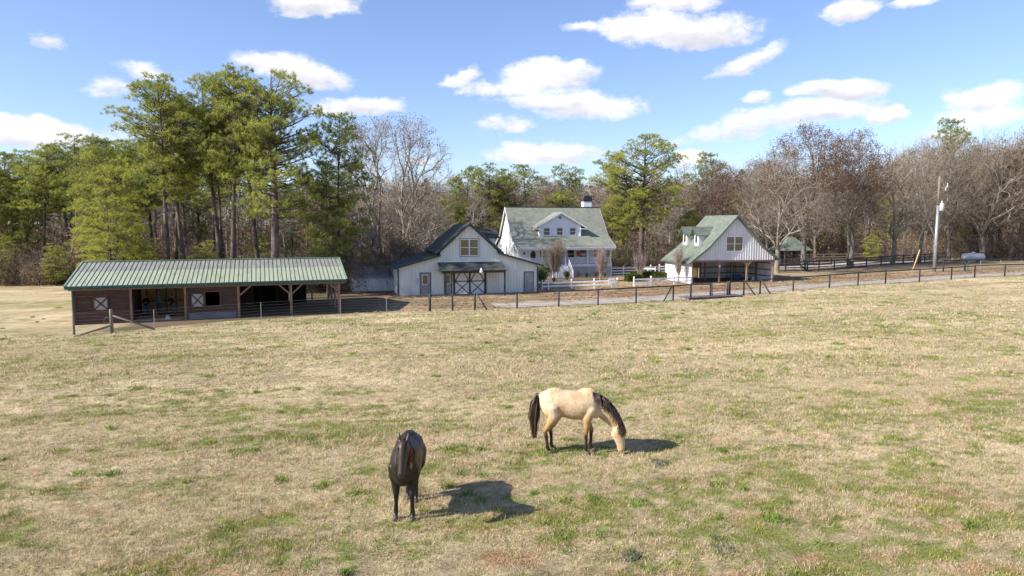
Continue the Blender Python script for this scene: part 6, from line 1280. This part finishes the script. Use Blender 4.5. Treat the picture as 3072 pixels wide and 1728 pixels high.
# brush along the wood edges
bl = []
for i in range(90): x = rg.uniform(-68, -30); bl.append((x, (80.5 if x < -44 else 80.5 - (x + 44) * .95) + rg.uniform(0, 9), rg.uniform(.7, 1.7), SR if rg.random() < .9 else SG))
for i in range(60): x = rg.uniform(-30, -8); bl.append((x, rg.uniform(67, 88), rg.uniform(.7, 1.6), SR if rg.random() < .7 else SG))
for i in range(60): x = rg.uniform(-6, 30); bl.append((x, rg.uniform(100, 112), rg.uniform(.8, 1.7), SR if rg.random() < .75 else SG))
for i in range(70): x = rg.uniform(30, 110); bl.append((x, rg.uniform(113, 124), rg.uniform(.8, 1.8), SR if rg.random() < .8 else SG))
def scrub(name, items, cols, leafn, r):
    V = []; C_ = []
    for x, y, s_ in items:
        z = gz(x, y); m = leafn; th = r.uniform(0, 6.3, m); rr = 1.6 * s_ * np.sqrt(r.random(m)); zz = 2.7 * s_ * r.random(m) ** .8 * (1 - .35 * (rr / (1.6 * s_)) ** 2); P0 = np.stack([x + rr * np.cos(th), y + rr * np.sin(th), z + zz], 1); tw = r.random(m) < .45
        d_ = np.stack([np.cos(th) * .5, np.sin(th) * .5, np.full(m, .9)], 1) + r.normal(0, .5, (m, 3)); d_ /= np.linalg.norm(d_, axis=1)[:, None]; e = np.cross(d_, r.normal(0, 1, (m, 3))); e /= np.linalg.norm(e, axis=1)[:, None] + 1e-6
        L = np.where(tw, r.uniform(.4, 1.1, m), r.uniform(.08, .16, m))[:, None]; w_ = np.where(tw, .012, .07)[:, None]; V.append(np.stack([P0 - e * w_, P0 + e * w_ * .6, P0 + d_ * L + e * w_ * .5, P0 + d_ * L - e * w_ * .3], 1).reshape(-1, 3))
        c = np.array(cols)[r.integers(0, len(cols), m)] * r.uniform(.6, 1.3, (m, 1)); c[tw] = np.array([.21, .17, .14]) * r.uniform(.6, 1.3, (tw.sum(), 1)); C_.append(np.repeat(c, 4, 0))
    V = np.concatenate(V); return link(name, np_mesh(name, V, np.arange(len(V)).reshape(-1, 4), [M['leaf']], False, attrs={'Col': np.concatenate(C_)}))
rs_ = np.random.default_rng(9)
tag(scrub('undergrowth', [(x, y, s_ * 1.15) for x, y, s_, P_ in bl if P_ is SR], [(.36, .27, .19), (.29, .22, .16), (.40, .31, .22), (.30, .20, .13)], 1500, rs_), 'tangled brown undergrowth along the edges of the woods', 'undergrowth', kind='stuff')
tag(scrub('green_undergrowth', [(x, y, s_) for x, y, s_, P_ in bl if P_ is SG], [(.09, .13, .04), (.14, .17, .05), (.19, .20, .06)], 1000, rs_), 'green leafy undergrowth along the edges of the woods', 'undergrowth', kind='stuff')
for (x, y, s_) in ((-47.5, 79.5, 2.7), (-44.5, 77, 2.4), (-41.5, 74.5, 2.0), (-50, 80.5, 2.3), (-12.5, 76, 2.0), (-18.2, 73.5, 1.9)): plant('brush', 'tall mound of tan vines and brush ' + near_what(x / y), 'shrub', SR, x, y, s_, rg.uniform(0, 6.3), 'tan brush mounds ' + near_what(x / y), s_)
# the far wood, one mass on the rising ground beyond
def far_wood():
    r = np.random.default_rng(77); VT = []; FT = []; nt = 0; V4 = []; C4 = []
    for i in range(420):
        y = r.uniform(150, 230); x = r.uniform(-1, 1) * y * .85; zb = -1.5 + (y - 150) * .03; h = r.uniform(13, 18.5) * (1 if x / y < .3 else 1.1); px = x / y
        n = 5; w_ = r.uniform(.12, .3); V = np.array([[x - w_, y, zb - .3], [x + w_, y, zb - .3], [x, y - w_, zb - .3], [x, y, zb + h]]); VT.append(V); FT.append(np.array([[0, 2, 3], [2, 1, 3], [1, 0, 3]]) + nt); nt += 4
        ev = r.random() < (.55 if px < -.2 else .28); m = 520; u = r.random(m); th = r.uniform(0, 6.3, m); rad = (2.4 if ev else 3.6) * np.sqrt(r.random(m)) * np.sin(PI * np.clip(u * .9 + .1, 0, 1)) ** .6; c0 = .35
        C_ = np.stack([x + rad * np.cos(th), y + rad * np.sin(th), zb + h * (c0 + (1 - c0) * u)], 1)
        if ev:
            d_ = r.normal(0, 1, (m, 3)); d_ /= np.linalg.norm(d_, axis=1)[:, None]; e = np.cross(d_, r.normal(0, 1, (m, 3))); e /= np.linalg.norm(e, axis=1)[:, None]; sz = r.uniform(.2, .42, (m, 1)); V = np.stack([C_ - d_ * sz, C_ + e * sz * .5, C_ + d_ * sz, C_ - e * sz * .5], 1); cc = np.array([[.075, .11, .035]]) * r.uniform(.7, 1.5, (m, 1))
        else:
            d_ = np.stack([np.cos(th) * .6, np.sin(th) * .6, r.uniform(.2, 1.4, m)], 1) + r.normal(0, .3, (m, 3)); d_ /= np.linalg.norm(d_, axis=1)[:, None]; e = np.cross(d_, r.normal(0, 1, (m, 3))); e /= np.linalg.norm(e, axis=1)[:, None]; L = r.uniform(.8, 2.0, (m, 1)); V = np.stack([C_ - e * .035, C_ + e * .035, C_ + d_ * L + e * .01, C_ + d_ * L - e * .01], 1); cc = np.array([[.29, .25, .215]]) * r.uniform(.7, 1.3, (m, 1)) * np.array([[1, 1, 1]]) 
            if r.random() < .2: cc = cc * np.array([[1.1, .85, .65]])
        V4.append(V.reshape(-1, 3)); C4.append(np.repeat(cc, 4, 0))
    # low scrub that closes the floor of the wood
    m = 60000; y = r.uniform(150, 235, m); x = r.uniform(-1, 1, m) * y * .88; z = -1.5 + (y - 150) * .03 + r.random(m) ** 1.3 * 5.; C_ = np.stack([x, y, z], 1); d_ = r.normal(0, 1, (m, 3)); d_[:, 2] = abs(d_[:, 2]) + .4; d_ /= np.linalg.norm(d_, axis=1)[:, None]; e = np.cross(d_, r.normal(0, 1, (m, 3))); e /= np.linalg.norm(e, axis=1)[:, None]; sz = r.uniform(.3, .9, (m, 1)); V4.append(np.stack([C_ - e * .12, C_ + e * .12, C_ + d_ * sz + e * .08, C_ + d_ * sz - e * .08], 1).reshape(-1, 3)); C4.append(np.repeat(np.array([[.17, .115, .075]]) * r.uniform(.5, 1.4, (m, 1)), 4, 0))
    V4 = np.concatenate(V4); o = link('far_wood', np_mesh('far_wood', V4, np.arange(len(V4)).reshape(-1, 4), [M['leaf']], False, attrs={'Col': np.concatenate(C4)})); tag(o, 'distant mixed wood of bare trees and pines reading as one mass', 'woods', kind='stuff')
    tag(link('far_trunks', np_mesh('far_trunks', np.concatenate(VT), np.concatenate(FT), [M['grey_bark']], False)), 'trunks within the distant mixed wood', 'woods', kind='stuff')
far_wood()
print('OBJ', len(bpy.data.objects), 'tris', sum(len(m.polygons) for m in bpy.data.meshes))
